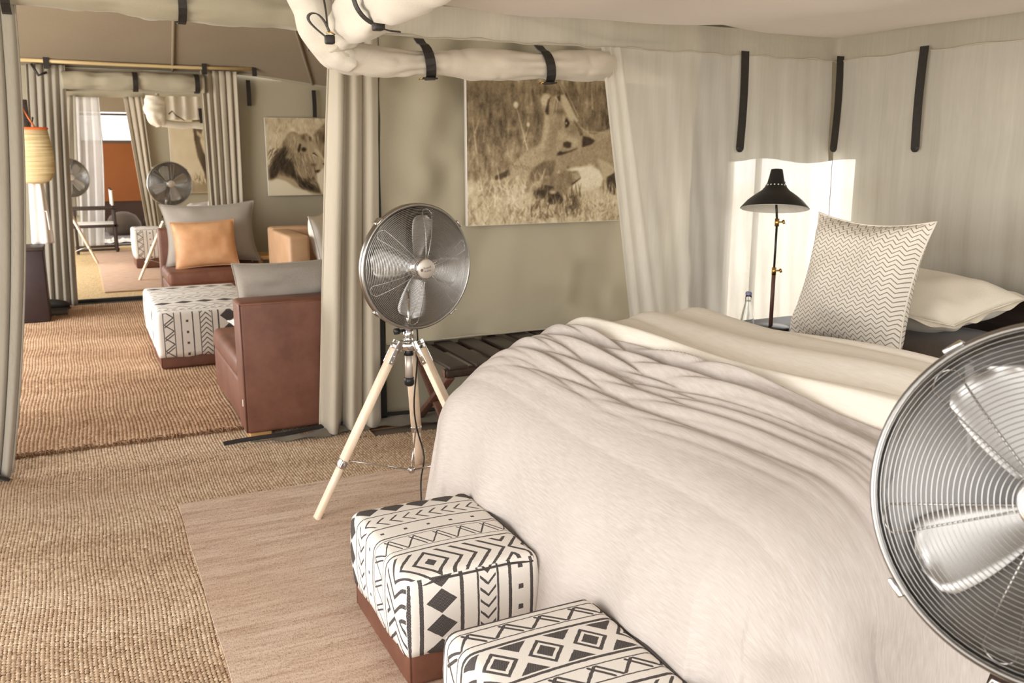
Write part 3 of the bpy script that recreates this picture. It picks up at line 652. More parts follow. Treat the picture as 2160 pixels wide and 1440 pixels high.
def cushion(name, label, cat, loc, wd, hg, th, mat, rot, seed=1, pinch=.08, group=None, parts=None, wr=.006, piping=True, flange=0):
    V, F, uv = pillow_mesh(wd, hg, th, seed=seed, pinch=pinch, wr=wr, flange=flange)
    root = empty(name, loc, label, cat, group); root.rotation_euler = rot
    o = mesh_np('cover', V, F, mat, root, True, uv); subsurf(o, 1)
    if piping:
        n = 26; idx = [i for i in range(n)] + [i * n + n - 1 for i in range(1, n)] + [n * n - 1 - i for i in range(1, n)] + [(n - 1 - i) * n for i in range(1, n - 1)]
        m = MB(); m.tube([V[i] for i in idx], .004, 5, closed=True); m.build('seam', mat, root)
    return root
CHEV = Mat('chevron_linen', .95, spec=.1)
U, W_, _ = CHEV.sep(CHEV.coord('UV'))
zz = ((U / .040).mod(1.0) - .5).abs() * .034; band = (W_ + zz).mod(.0185); line = band.lt(.0042)
nn = CHEV.noise(CHEV.coord('UV', (300, 300, 1)), 1, 2)
CHEV.col(CHEV.mix(line.v, rgb(230, 222, 209), rgb(140, 130, 118))); CHEV.bump(nn, .3, .002)
def basis(xa, ya, loc):
    """matrix with local x along xa, local y along ya (orthogonalised), z = normal"""
    xa = Vector(xa).normalized(); ya = Vector(ya); ya = (ya - xa * ya.dot(xa)).normalized(); za = xa.cross(ya)
    return Matrix(((xa.x, ya.x, za.x, loc[0]), (xa.y, ya.y, za.y, loc[1]), (xa.z, ya.z, za.z, loc[2]), (0, 0, 0, 1)))
def orient(o, xa, ya):
    M = basis(xa, ya, o.location); o.rotation_euler = M.to_euler(); return o
# chevron pillow: bottom edge along -y at x~2.78, leaning back
o = cushion('chevron_pillow', 'square zigzag-patterned pillow standing upright against the white pillow', 'pillow', (2.86, 2.63, .918), .60, .56, .22, CHEV.m, (0, 0, 0), 3, pinch=.13, wr=.012)
orient(o, (0, -1, .0), (.24, .0, 1))
o = cushion('white_pillow', 'cream flanged pillow lying behind the zigzag pillow', 'pillow', (3.20, 2.60, .835), .46, .66, .22, PILLOWCASE, (0, 0, 0), 5, pinch=.04, wr=.010, flange=.035)
orient(o, (1, .05, .16), (0, 1, 0.02))
o = cushion('brown_pillow', 'dark brown pillow lying flat under the cream pillow', 'pillow', (3.15, 2.20, .665), .50, 1.25, .15, DARKCUSH, (0, 0, 0), 6, pinch=.03)

# ------------------------------------------------------------------ ottomans
DARK = rgb(80, 75, 74); IVORY = rgb(236, 230, 222)
def band_line(v, c, w_): return (v - c).abs().lt(w_ / 2)
def zone(v, a, b): return v.gt(a) * v.lt(b)
def tri(u, p): return ((u / p).mod(1.0) - .5).abs() * 2
def truss(u, v, a, b, p, w_=.0035):
    vn = (v - a) / (b - a); t1 = tri(u, p); wn = w_ / (b - a) * 1.5
    return (vn - t1).abs().lt(wn).max((vn - tri(u + p * .22, p)).abs().lt(wn) * (u / p + .22).mod(1.0).gt(.5)) * zone(v, a, b)
def chevrons(u, v, a, b, p, w_=.008, slope=1.0):
    return (u - (v - (a + b) / 2).abs() * slope).mod(p).lt(w_) * zone(v, a, b)
def dots(u, v, c, p, s): return ((u.mod(p)) - p / 2).abs().lt(s) * (v - c).abs().lt(s)
def diamonds(u, v, a, b, p):
    return (((u / p).mod(1.0) - .5).abs() * 2 + ((v - (a + b) / 2) / ((b - a) / 2)).abs()).lt(.95) * zone(v, a, b)
def ringdiamonds(u, v, a, b, p):
    d = ((u / p).mod(1.0) - .5).abs() * 2 + ((v - (a + b) / 2) / ((b - a) / 2)).abs() * .95
    d2 = ((u / p + .5).mod(1.0) - .5).abs() * 2 + (((v - (a + b) / 2) / ((b - a) / 2)).abs() - 1.0).abs() * 1.0
    return d.lt(.42).max(d.gt(.60) * d.lt(.80)).max(d2.lt(.62)) * zone(v, a, b)
def nested(u, v, a, b, uc, p, w_):
    vc = (a + b) / 2; d = (u - uc).abs() + (v - vc).abs() * .85
    return d.lt(.018).max(d.mod(p).lt(w_)) * zone(v, a, b)
def nested2(u, v, a, b, uc, per, p, w_):
    vc = (a + b) / 2; uu = ((u - uc + per / 2).mod(per) - per / 2).abs(); d = uu + (v - vc).abs() * .85
    return d.lt(.018).max(d.mod(p).lt(w_)) * zone(v, a, b)
def patt_mat(name, fn, weave=.0042):
    M = Mat(name, .95, spec=.1); u, v, _ = M.sep(M.coord('UV'))
    wob = M.x(M.noise(M.coord('UV', (60, 60, 1)), 1, 2)) - .5
    mask = fn(u + wob * .003, v + wob * .0035)
    cu = ((u / weave).mod(1.0) - .5).abs(); row = (v / weave).op('FLOOR'); cu = ((u / weave + row * .5).mod(1.0) - .5).abs(); cv = ((v / weave).mod(1.0) - .5).abs()
    dot = (cu * cu + cv * cv).lt(.035)
    n = M.noise(M.coord('UV', (220, 220, 1)), 1, 2)
    dk = M.mix((dot * .55).v, DARK, rgb(170, 162, 156)); lt = M.mix((dot * .30).v, IVORY, rgb(186, 178, 170))
    M.col(M.mix(mask.v, lt, dk)); M.bump((1.0 - dot).v, .35, .0015); M.bump(n, .3, .002); return M.m
def many(*ms):
    r = ms[0]
    for q in ms[1:]: r = r.max(q)
    return r
# v counted from the back edge (0) of the ottoman towards the camera
topA = patt_mat('woven_pattern_diamond_top', lambda u, v: many(diamonds(u, v, -.004, .078, .085), band_line(v, .088, .005), chevrons(u, v, .108, .168, .042, .009), band_line(v, .185, .006), dots(u, v, .222, .072, .0055), band_line(v, .258, .006),
    truss(u, v, .278, .345, .075), band_line(v, .272, .003), band_line(v, .350, .003), band_line(v, .372, .006), nested2(u, v, .388, .520, .10, .46, .043, .0125), band_line(v, .527, .007)))
frontA = patt_mat('woven_pattern_diamond_front', lambda u, v: many(band_line(u, .012, .006), band_line(u, .042, .012), diamonds(v + .03, u, .054, .148, .074), band_line(u, .160, .011), band_line(u, .208, .006), chevrons(v, u, .214, .262, .034, .009), band_line(u, .268, .006),
    band_line(u, .305, .010), dots(v + .01, u, .338, .062, .0075), band_line(u, .372, .010)))
topB = patt_mat('woven_pattern_ring_top', lambda u, v: many(band_line(v, .022, .010), truss(u, v, .048, .100, .095, .004), band_line(v, .044, .004), band_line(v, .104, .004), band_line(v, .128, .009), ringdiamonds(u, v, .138, .262, .115), band_line(v, .272, .009),
    truss(u, v, .300, .352, .095, .004), band_line(v, .296, .004), band_line(v, .356, .004), band_line(v, .385, .009), chevrons(u, v, .395, .50, .04, .010), band_line(v, .515, .008)))
topC = patt_mat('woven_pattern_lounge_top', lambda u, v: many(band_line(v, .05, .008), diamonds(u, v, .09, .19, .14), band_line(v, .23, .01), truss(u, v, .27, .37, .12), band_line(v, .42, .01), dots(u, v, .50, .10, .01), band_line(v, .58, .01), chevrons(u, v, .63, .74, .06, .014), band_line(v, .78, .01), diamonds(u, v, .82, .94, .14), band_line(v, .98, .01), truss(u, v, 1.02, 1.1, .12), chevrons(u, v, 1.12, 1.19, .05, .012)))
frontC = patt_mat('woven_pattern_lounge_front', lambda u, v: many(band_line(u, .040, .006), truss(v, u, .044, .104, .09, .004), band_line(u, .108, .006), band_line(u, .152, .007), dots(v + .02, u, .19, .075, .008), band_line(u, .226, .008), band_line(u, .272, .006), chevrons(v * -1.0 + .5, u, .276, .346, .034, .009), band_line(u, .352, .006),
    band_line(u, .392, .010), diamonds(v, u, .40, .52, .105), band_line(u, .53, .010), truss(v, u, .58, .66, .09)))
def ottoman(name, label, x0, x1, y0, y1, zt, zc, mt, mf, detail=True):
    """x0..x1, y0..y1 plan, zt top, zc = lower hem of the woven cover"""
    cx, cy = (x0 + x1) / 2, (y0 + y1) / 2; dx, dy = x1 - x0, y1 - y0
    root = empty(name, (cx, cy, .0), label, 'ottoman', 'patterned ottomans')
    m = MB(); m.box((0, 0, .025 + zc / 2 + .01), (dx - .016, dy - .016, zc + .03), bev=.018, seg=3); m.build('leather_base', LEATHER, root)
    for (a, b) in ((-1, -1), (1, -1), (1, 1), (-1, 1)):
        m = MB(); m.box((a * (dx / 2 - .012), b * (dy / 2 - .012), .03 + zc / 2), (.006, .006, zc), bev=.002); m.build('corner_seam', LEATHER, root)
        m = MB(); m.box((a * (dx / 2 - .06), b * (dy / 2 - .06), .022), (.05, .05, .03), bev=.004); m.build('foot', OAK, root)
    # woven cover: rounded box without bottom, softly puffed top
    bm = bmesh.new(); bmesh.ops.create_cube(bm, size=1)
    bmesh.ops.scale(bm, vec=(dx, dy, zt - zc), verts=bm.verts)
    bmesh.ops.delete(bm, geom=[f for f in bm.faces if f.normal.z < -.5], context='FACES')
    bmesh.ops.bevel(bm, geom=[e for e in bm.edges if not e.is_boundary], offset=.028, segments=4, profile=.5, affect='EDGES')
    bmesh.ops.subdivide_edges(bm, edges=[e for e in bm.edges if e.calc_length() > .12], cuts=7, use_grid_fill=True)
    bm.normal_update(); uvl = bm.loops.layers.uv.new('UVMap')
    for f in bm.faces:
        side = abs(f.normal.y) > .72
        f.material_index = 1 if side else 0; f.smooth = True
        for l in f.loops:
            p = l.vert.co; z = p.z + (zt + zc) / 2
            if side: l[uvl].uv = (p.x + dx / 2, z - zc)
            else: l[uvl].uv = ((p.x + dx / 2) + (-(zt - z) if p.x < 0 else (zt - z)), dy / 2 - p.y)
    for v in bm.verts:
        p = v.co; zz_ = (p.z + (zt - zc) / 2) / (zt - zc)
        if zz_ > .9: p.z += .010 * (1 - (2 * p.x / dx) ** 2) * (1 - (2 * p.y / dy) ** 2)
        b = .008 * math.sin(zz_ * PI); s_ = 1 + .0
        if abs(p.x) > dx / 2 - .01: p.x += math.copysign(b, p.x)
        if abs(p.y) > dy / 2 - .01: p.y += math.copysign(b, p.y)
        if zz_ < .05: p.z += .006 * math.sin(p.x * 30 + p.y * 25)
    me = bpy.data.meshes.new('woven_cover'); bm.to_mesh(me); bm.free(); me.materials.append(mt); me.materials.append(mf)
    o = link_mesh('woven_cover', me, root); o.location = (0, 0, (zt + zc) / 2); solidify(o, .004, -1)
    if detail:
        for (yy) in (-1,):
            z = zt - .010; m = MB(); m.tube([(-dx / 2 + .03, yy * (dy / 2 - .002), z - .016), (-dx / 4, yy * (dy / 2 - .001), z - .004), (dx / 4, yy * (dy / 2 - .001), z - .004), (dx / 2 - .02, yy * (dy / 2 - .002), z - .012)], .0035, 6); m.build('seam', plain('dark_piping', rgb(74, 68, 66), .9), root)
        m = MB(); m.tube([(dx / 2 - .004, dy / 2 - .03, zt - .014), (dx / 2 - .003, 0, zt - .004), (dx / 2 - .004, -dy / 2 + .03, zt - .014)], .0035, 6); m.build('seam', plain('dark_piping', rgb(74, 68, 66), .9), root)
    return root
ottoman('ottoman', 'black and white woven ottoman near the tripod fan and foot corner of the bed', .685, 1.085, 2.05, 2.575, .345, .115, topA, frontA)
ottoman('ottoman', 'ottoman with ringed diamond weave cut by the bottom photo edge', .685, 1.085, 1.25, 1.785, .345, .115, topB, frontA)
ottoman('ottoman', 'long pale patterned ottoman in the lounge beside the leather armchair', .405, 1.09, 6.20, 7.42, .41, .10, topC, frontC, False)
ottoman('ottoman', 'small pale patterned ottoman in the far bedroom behind a fan tripod', .60, .95, 11.95, 12.55, .50, .14, topC, frontC, False)

# ------------------------------------------------------------------ tripod fans
def face_matrix(pos, right, up):
    """disc frame at pos whose +Z normal faces the viewer position, turned by right/up offsets (in that view)"""
    pos = Vector(pos); d = (pos - EYE).normalized(); r = d.cross(Vector((0, 0, 1))).normalized(); u = r.cross(d)
    n = (-d * math.sqrt(max(0.05, 1 - right * right - up * up)) + r * right + u * up).normalized()
    xa = Vector((0, 0, 1)).cross(n).normalized(); ya = n.cross(xa)
    return Matrix(((xa.x, ya.x, n.x, pos.x), (xa.y, ya.y, n.y, pos.y), (xa.z, ya.z, n.z, pos.z), (0, 0, 0, 1)))
RF = .245
def fdep(r): return .012 + .058 * (1 - (r / RF) ** 3.2)
def rdep(r): return -.012 - .085 * (1 - (r / RF) ** 4)
def fan(label, base, R, a0, zj, head, right, up, rings, detail, roll=0.2, group='chrome tripod fans', badge=False, blade_phase=.2, cable=None, legtop=.06, dark=False):
    STEEL_, RIM_ = (STEEL_DIM, RIM_DIM) if dark else (STEEL, RIMM)  # near fan: same metal, darker surroundings' reflection put into its colour
    root = empty('tripod_fan', (base[0], base[1], 0), label, 'fan', group)
    bs = Vector((base[0], base[1], 0)); MH = face_matrix(head, right, up); MHl = Matrix.Translation(-bs) @ MH @ Matrix.Rotation(roll, 4, 'Z')
    hd = Vector(head) - bs
    P = lambda mb, name, mat, par=root, M=None: mb.build(name, mat, par, M)
    # rim
    m = MB(); pr = [(RF - .004, -.016), (RF + .004, -.017), (RF + .008, -.010), (RF + .008, .010), (RF + .004, .017), (RF - .004, .016), (RF - .001, 0), (RF - .004, -.016)]
    m.lathe(pr, None, 96 if detail else 40); rim = P(m, 'rim', RIM_, root, MHl)
    for q in (.5, 2.1, 3.7, 5.2):
        c = MB(); c.box((math.cos(q) * (RF + .009), math.sin(q) * (RF + .009), 0), (.008, .030, .040), bev=.002, rot=Matrix.Rotation(q, 4, 'Z')); P(c, 'clip', CHROME, rim)
    seg = 72 if detail else 32; tn = 5 if detail else 3; wr = .00085 if detail else .0014
    def ringpts(r, z): return [(r * math.cos(2 * PI * k / seg), r * math.sin(2 * PI * k / seg), z) for k in range(seg)]
    for nm, fz, r0, n_ in (('front_grille', fdep, .046, rings), ('rear_grille', rdep, .075, int(rings * .3))):
        m = MB(); ns_ = 6
        for k in range(ns_):   # hairpin radial wires
            q0 = 2 * PI * (k + .15) / ns_; dq = .20; pts = []
            rs = np.linspace(r0 - .01, RF - .03, 8)
            off = -.0035 if nm == 'front_grille' else .0035
            for r in rs: pts.append((r * math.cos(q0 - dq * .5), r * math.sin(q0 - dq * .5), fz(r) + off))
            for t in np.linspace(-.4, .4, 6): r = RF - .012 - .012 * (abs(t) / .4) ** 2; pts.append((r * math.cos(q0 + dq * t * 1.2), r * math.sin(q0 + dq * t * 1.2), fz(r) + off))
            for r in rs[::-1]: pts.append((r * math.cos(q0 + dq * .5), r * math.sin(q0 + dq * .5), fz(r) + off))
            m.tube(pts, .0017, 5)
        g = P(m, nm, STEEL_, root, MHl)
        rs = np.linspace(r0, RF - .004, n_)
        if detail:
            for r in rs:
                c = MB(); c.tube(ringpts(r, fz(r)), wr, tn, closed=True); P(c, 'wire_ring', STEEL_, g)
        else:
            c = MB()
            for r in rs: c.tube(ringpts(r, fz(r)), wr, tn, closed=True)
            o = P(c, 'wire_rings', STEEL_, g); o['kind'] = 'stuff'
    # badge
    m = MB(); m.lathe([(.0, .076), (.034, .076), (.038, .073), (.040, .068), (.040, .058), (0, .058)], None, 40); bd = P(m, 'badge', BADGE, root, MHl)
    m = MB(); m.lathe([(.037, .0735), (.041, .072), (.0425, .066), (.041, .060)], None, 40); P(m, 'badge_ring', CHROME, bd)
    if badge:
        for (tx, sz, ox, oy) in (('Russell', .0125, -.014, .001), ('Hobbs', .0125, -.014, -.0115)):
            cu = bpy.data.curves.new('lettering', 'FONT'); cu.body = tx; cu.size = sz; cu.extrude = .0003
            tmp = bpy.data.objects.new('lettering', cu); me = bpy.data.meshes.new_from_object(tmp); bpy.data.objects.remove(tmp); me.materials.append(GREYINK); o = link_mesh('lettering', me, bd)
            o.matrix_local = Matrix.Rotation(badge, 4, 'Z') @ Matrix.Translation((ox, oy, .0764))
        m = MB(); Mb = Matrix.Rotation(badge, 4, 'Z') @ Matrix.Translation((-.022, .0, .0764))
        m.lathe([(.0036, 0), (.0062, 0), (.0062, .0005), (.0036, .0005), (.0036, 0)], Mb, 20); m.box((0, 0, .0003), (.0018, .007, .0006), M=Mb); P(m, 'logo', GREYINK, bd)
    # blades
    m = MB(); m.lathe([(0, .030), (.030, .028), (.042, .015), (.044, -.03), (0, -.03)], None, 28); hub = P(m, 'blade_hub', CHROME, root, MHl)
    for k in range(4):
        V = []; nr, nw = 12, 8
        for i in range(nr):
            t = i / (nr - 1); r = .040 + .168 * t; hw = .020 + .038 * math.sin(min(1, t * 1.15) * PI * .5) ** .9
            if t > .80: hw *= math.sqrt(max(.05, 1 - ((t - .80) / .205) ** 2))
            for j in range(nw):
                s_ = (j / (nw - 1) * 2 - 1); pit = .55 - .18 * t
                yy = s_ * hw + .008; zz_ = yy * math.tan(pit) * .55 - .010 * (1 - s_ * s_) + .004
                V.append((r, yy, zz_))
        o = mesh_np('blade', np.array(V), grid_faces(nw, nr), BLADE, root); solidify(o, .0016); o.matrix_local = MHl @ Matrix.Rotation(blade_phase - roll + k * PI / 2, 4, 'Z')
    # motor + neck
    m = MB(); m.lathe([(0, -.085), (.045, -.088), (.056, -.095), (.060, -.11), (.060, -.155), (.052, -.185), (.034, -.198), (0, -.20)], None, 32); mo = P(m, 'motor', BLACKP, root, MHl)
    m = MB(); m.lathe([(.0605, -.118), (.0625, -.12), (.0625, -.145), (.0605, -.147)], None, 32); P(m, 'motor_band', CHROME, mo)
    back = MHl @ Vector((0, 0, -.14)); col = Vector((0, 0, zj))
    m = MB(); m.tube([back, Vector((back.x * .6, back.y * .6, back.z - .05)), Vector((0, 0, back.z - .10))], [.03, .026, .02], 12); P(m, 'tilt_joint', CHROME)
    m = MB(); top = Vector((0, 0, back.z - .09))
    m.tube([col + Vector((0, 0, -.03)), top], .0155, 16); P(m, 'pole', CHROME)
    m = MB(); m.tube([col + Vector((0, 0, .005)), col + Vector((0, 0, .075))], .021, 20); P(m, 'pole_collar', CHROME)
    m = MB(); m.tube([col + Vector((-.02, -.01, .06)), col + Vector((-.045, -.012, .06))], .006, 10); m.tube([col + Vector((-.043, -.012, .06)), col + Vector((-.062, -.014, .06))], .013, 14); P(m, 'knob', BLACKP)
    # tripod head
    m = MB(); m.lathe([(0, .012), (.040, .012), (.044, .006), (.044, -.012), (.036, -.022), (0, -.022)], Matrix.Translation(col), 24)
    for k in range(3):
        q = a0 + k * 2 * PI / 3; m.box((math.cos(q) * .05, math.sin(q) * .05, -.006), (.036, .044, .034), M=Matrix.Translation(col), bev=.006, rot=Matrix.Rotation(q, 4, 'Z'))
    hb = P(m, 'tripod_head', CHROME)
    m = MB(); m.tube([col + Vector((0, 0, -.022)), col + Vector((0, 0, -.045))], .020, 16); m.lathe([(0, -.175), (.012, -.175), (.0195, -.168), (.0205, -.155), (.0205, -.140), (.0165, -.138)], Matrix.Translation(col), 20); P(m, 'pole_sleeve', BLACKP)
    m = MB(); m.tube([col + Vector((0, 0, -.04)), col + Vector((0, 0, -.142))], .0165, 16); P(m, 'lower_pole', BADGE)
    feet = []
    for k in range(3):
        q = a0 + k * 2 * PI / 3; dq = Vector((math.cos(q), math.sin(q), 0)); p0 = col + dq * legtop + Vector((0, 0, -.012)); p1 = dq * R + Vector((0, 0, .022)); feet.append((p0, p1, dq))
        d = (p1 - p0); L = d.length; z_ = d.normalized(); side = Vector((-dq.y, dq.x, 0)); nn_ = side.cross(z_)
        ML = Matrix(((side.x, nn_.x, z_.x, p0.x), (side.y, nn_.y, z_.y, p0.y), (side.z, nn_.z, z_.z, p0.z), (0, 0, 0, 1)))
        leg = MB(); s1 = .70 * L; leg.box((0, 0, s1 / 2), (.044, .024, s1), M=ML, bev=.002, seg=1); lg = P(leg, 'leg', PINE)
        c = MB(); c.box((0, .0, s1 + (L - s1) / 2 - .02), (.036, .020, L - s1 + .04), M=ML, bev=.002, seg=1); P(c, 'leg_foot', PINE, lg)
        c = MB(); c.box((0, 0, s1 - .015), (.047, .027, .035), M=ML, bev=.003); P(c, 'ferrule', CHROME, lg)
        c = MB(); c.box((.0235, 0, .015), (.003, .026, .10), M=ML, bev=.001); c.box((-.0235, 0, .015), (.003, .026, .10), M=ML, bev=.001)
        for zz_ in (.0, .03, .055):
            for sx in (-1, 1): c.lathe([(0, .0), (.004, 0), (.004, .003), (0, .004)], ML @ Matrix.Translation((sx * .0245, 0, zz_)) @ Matrix.Rotation(sx * PI / 2, 4, 'Y'), 8)
        P(c, 'bracket', CHROME, lg)
    # spreader
    m = MB(); hubp = Vector((0, 0, .145)); m.lathe([(0, .158), (.012, .156), (.014, .145), (.012, .134), (0, .132)], None, 14)
    for (p0, p1, dq) in feet:
        t = .60; m.tube([hubp, p0 + (p1 - p0) * (1 - .235 / max(zj, .3))], .0035, 6)
    P(m, 'spreader', CHROME)
    if cable:
        m = MB(); m.tube(cable, .0035, 8); P(m, 'power_cord', BLACKP)
    return root
def smooth_path(pts, n=40):
    P = np.array(pts, float); d = np.r_[0, np.cumsum(np.linalg.norm(np.diff(P, axis=0), axis=1))]; s = np.linspace(0, d[-1], n)
    C = np.stack([np.interp(s, d, P[:, i]) for i in range(3)], 1)
    for _ in range(4): C[1:-1] = (C[:-2] + 2 * C[1:-1] + C[2:]) / 4
    return [tuple(c) for c in C]
f1b = (1.162, 3.348)
cord = smooth_path([(.04, .02, .80), (.055, .03, .70), (.05, .05, .55), (.03, .05, .40), (.06, .08, .26), (.09, .05, .17), (.03, -.02, .13), (-.03, -.2, .03), (-.12, -.42, .028), (-.2, -.62, .03)])
fan('chrome fan on pale wooden tripod between door curtain and bed', f1b, .42, math.radians(186), .685, (1.20, 3.335, 1.0), .515, -.12, 36, True, badge=-.05 + .0, blade_phase=1.35, cable=cord)
import_dir = Vector((0, 0, 0))
def pix_ray(px, py):
    p, yw = math.radians(12.0927), math.radians(25.9694)
    cx, cy = (px - 1080) / 1867, (720 - py) / 1867
    u = cy * math.cos(p) - math.sin(p); f_ = cy * math.sin(p) + math.cos(p)
    return Vector((f_ * math.sin(yw) + cx * math.cos(yw), f_ * math.cos(yw) - cx * math.sin(yw), u))
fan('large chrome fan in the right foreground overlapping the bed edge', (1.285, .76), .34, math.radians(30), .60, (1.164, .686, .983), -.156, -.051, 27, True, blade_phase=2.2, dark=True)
fan('small distant chrome fan left of the orange cushion', (.93, 11.02), .40, math.radians(205), .66, (.985, 11.0, 1.09), .25, -.05, 16, False, blade_phase=.3)
fan('distant fan half hidden by the curtain beside the folding chair', (-.13, 12.95), .36, math.radians(330), .66, (-.05, 12.9, 1.12), .35, .1, 14, False, blade_phase=.8)

# ------------------------------------------------------------------ mosquito net over the bed
NX, NY, NX0 = 3.6, 3.55, .93
net = empty('mosquito_net', (2.2, 2.2, 2.0), 'cream mosquito net canopy hung over the bed, its near sides rolled up', 'mosquito net')
LN = (-2.2, -2.2, -2.0)
def nput(o): o.parent = net; o.location = LN; return o
nu, nv = 110, 90
xs = np.linspace(NX0 - .02, NX, nu); ys = np.linspace(.2, NY, nv); Xg, Yg = np.meshgrid(xs, ys)
ex = np.minimum(Xg - NX0, NX - Xg) ; ey = NY - Yg
Zc = 2.03 - .075 * (1 - np.exp(-np.minimum(ey, .9) / .25)) * (1 - np.exp(-np.maximum(ex, 0) / .3)) * (.55 + .45 * np.sin((Xg - 1.1) * 3.3) ** 2) + .012 * heights(nu, nv, 71, 6)
nput(mesh_np('canopy', np.stack([Xg, Yg, Zc], -1).reshape(-1, 3), grid_faces(nu, nv), CANOPY))
def net_side(name, path, z0, z1, mat, seed, amp=.010, nu=160, nv=50, nvec=(0, -1), fan_edge=None):
    P = np.array(path, float); d = np.r_[0, np.cumsum(np.hypot(*np.diff(P, axis=0).T))]; u = np.linspace(0, d[-1], nu); X_ = np.interp(u, d, P[:, 0]); Y_ = np.interp(u, d, P[:, 1]); v = np.linspace(0, 1, nv)
    r = np.random.default_rng(seed); ph = r.random(6) * 6
    H = amp * (np.sin(u * 26 + ph[0])[None] * .5 + np.sin(u[None] * 61 + v[:, None] * 2 + ph[1]) * .25 + heights(nu, nv, seed, 8) * .8) * (.4 + .6 * (1 - v[:, None]))
    Z = z0 + (z1 - z0) * v[:, None] + 0 * u[None]
    XX = X_[None] + H * nvec[0]; YY = Y_[None] + H * nvec[1]
    if fan_edge is not None: XX = XX + (1 - v[:, None]) * fan_edge * np.exp(-u[None] / .8)
    return nput(mesh_np(name, np.stack([XX, YY, Z], -1).reshape(-1, 3), grid_faces(nu, nv), mat))
net_side('valance', [(NX0 + .05, NY), (NX, NY), (NX, .4)], 1.905, 2.03, NET_THIN, 5, .006, 220, 8)
net_side('hanging_side', [(2.17, NY - .012), (NX - .05, NY - .012)], .30, 1.905, NET, 6, .012, fan_edge=.32)
net_side('hanging_side', [(NX - .012, NY - .03), (NX - .012, .5)], .30, 1.905, NET, 7, .012, nvec=(-1, 0))
for pts in ([(x, NY - .016, 1.905 + .004 * math.sin(x * 17) + .003 * math.sin(x * 41)) for x in np.linspace(NX0 + .1, NX, 90)], [(NX - .016, y, 1.905 + .004 * math.sin(y * 19)) for y in np.linspace(NY, .5, 80)]):
    m = MB(); m.tube(pts, .0035, 5); nput(m.build('hem', CURTAIN))
# gathered border of the hanging side: overlapping soft pleats
for k, (a, b, wd) in enumerate(((2.16, 2.40, .05), (2.19, 2.47, .07))):
    V = []
    for t in np.linspace(0, 1, 40):
        for u in np.linspace(0, 1, 14):
            V.append((a + (b - a) * t + (wd * (1 + t)) * u, NY - .02 - .016 * k - .010 * math.sin(u * PI * 3 + k + t * 2), 1.905 - 1.6 * t))
    nput(mesh_np('gathered_pleat', np.array(V), grid_faces(14, 40), NET))
# rolled far side, rolled foot side and the bunched corner
nput(lumpy_roll([(.90, 3.44, 1.86), (.98, 3.49, 1.805), (1.15, 3.50, 1.79), (1.35, 3.51, 1.80), (1.84, 3.51, 1.81), (2.14, 3.535, 1.825), (2.32, 3.625, 1.83), (2.58, 3.63, 1.775)], [.06, .056, .056, .056, .06, .058, .055, .018], [.42, .95], ROLL_LINEN, 'rolled_side', net, 11, m=220, n=40, pinch=.20, lump=.10, wr=.07, pinch_w=.09))
nput(lumpy_roll([(.95, 3.40, 1.895), (.97, 3.1, 1.935), (.97, 2.72, 1.95), (.95, 2.3, 1.98), (.94, 1.2, 2.02)], [.08, .10, .105, .11, .10], [.06, .42, 1.1], WHITE_LINEN, 'rolled_side', net, 12, m=130, pinch=.30, lump=.12, pinch_w=.09))
nput(lumpy_roll([(.80, 3.42, 2.14), (.83, 3.43, 2.02), (.87, 3.44, 1.91), (.94, 3.46, 1.815), (1.0, 3.48, 1.795)], [.075, .07, .075, .07, .05], [.36], WHITE_LINEN, 'bunched_corner', net, 13, m=60, pinch=.12, lump=.10))
def smooth3(pts, n=26):
    P_ = np.array(pts, float); d = np.r_[0, np.cumsum(np.linalg.norm(np.diff(P_, axis=0), axis=1))]; q_ = np.linspace(0, d[-1], n); C = np.stack([np.interp(q_, d, P_[:, i]) for i in range(3)], 1)
    for _ in range(3): C[1:-1] = (C[:-2] + 2 * C[1:-1] + C[2:]) / 4
    return C
def nstrap(pts, wdir, wid, name='strap', mat=STRAP, th=.004):
    m = MB(); m.ribbon(pts, wdir, wid, th); return nput(m.build(name, mat))
for x in (1.30, 1.845):
    pts = [(x, 3.53, 1.895)] + [(x + .004 * i, 3.51 - math.sin(q) * .066, 1.805 + math.cos(q) * .07) for i, q in enumerate(np.linspace(.2, PI * .98, 10))]
    nstrap(pts, (1, 0, 0), .042)
    m = MB(); m.box((x + .02, 3.475, 1.738), (.062, .05, .006), bev=.002); nput(m.build('buckle', STRAP))
    m = MB(); m.tube([(x - .015, 3.45, 1.738), (x - .015, 3.49, 1.734)], .003, 6); nput(m.build('buckle_pin', BRASS))
for (x, y, ax) in ((2.97, NY - .025, 0), (NX - .035, NY - .05, 0), (NX - .03, 3.0, 1)):
    pts = [(x - .004 * t if ax == 0 else x - .008 * math.sin(t * 3), y - (.008 * math.sin(t * 3) if ax == 0 else 0) + (.0 if ax == 0 else 0), 1.925 - .455 * t) for t in np.linspace(0, 1, 10)]
    sm_ = nstrap(pts, (1, 0, 0) if ax == 0 else (0, 1, 0), .046)
    m = MB(); c = pts[-1]; Mx = Matrix.Translation(c) @ (Matrix.Rotation(PI / 2, 4, 'X') if ax == 0 else Matrix.Rotation(PI / 2, 4, 'Y')); m.lathe([(0, -.002), (.023, -.002), (.023, .002), (0, .002)], Mx, 20); nput(m.build('strap_tip', STRAP))
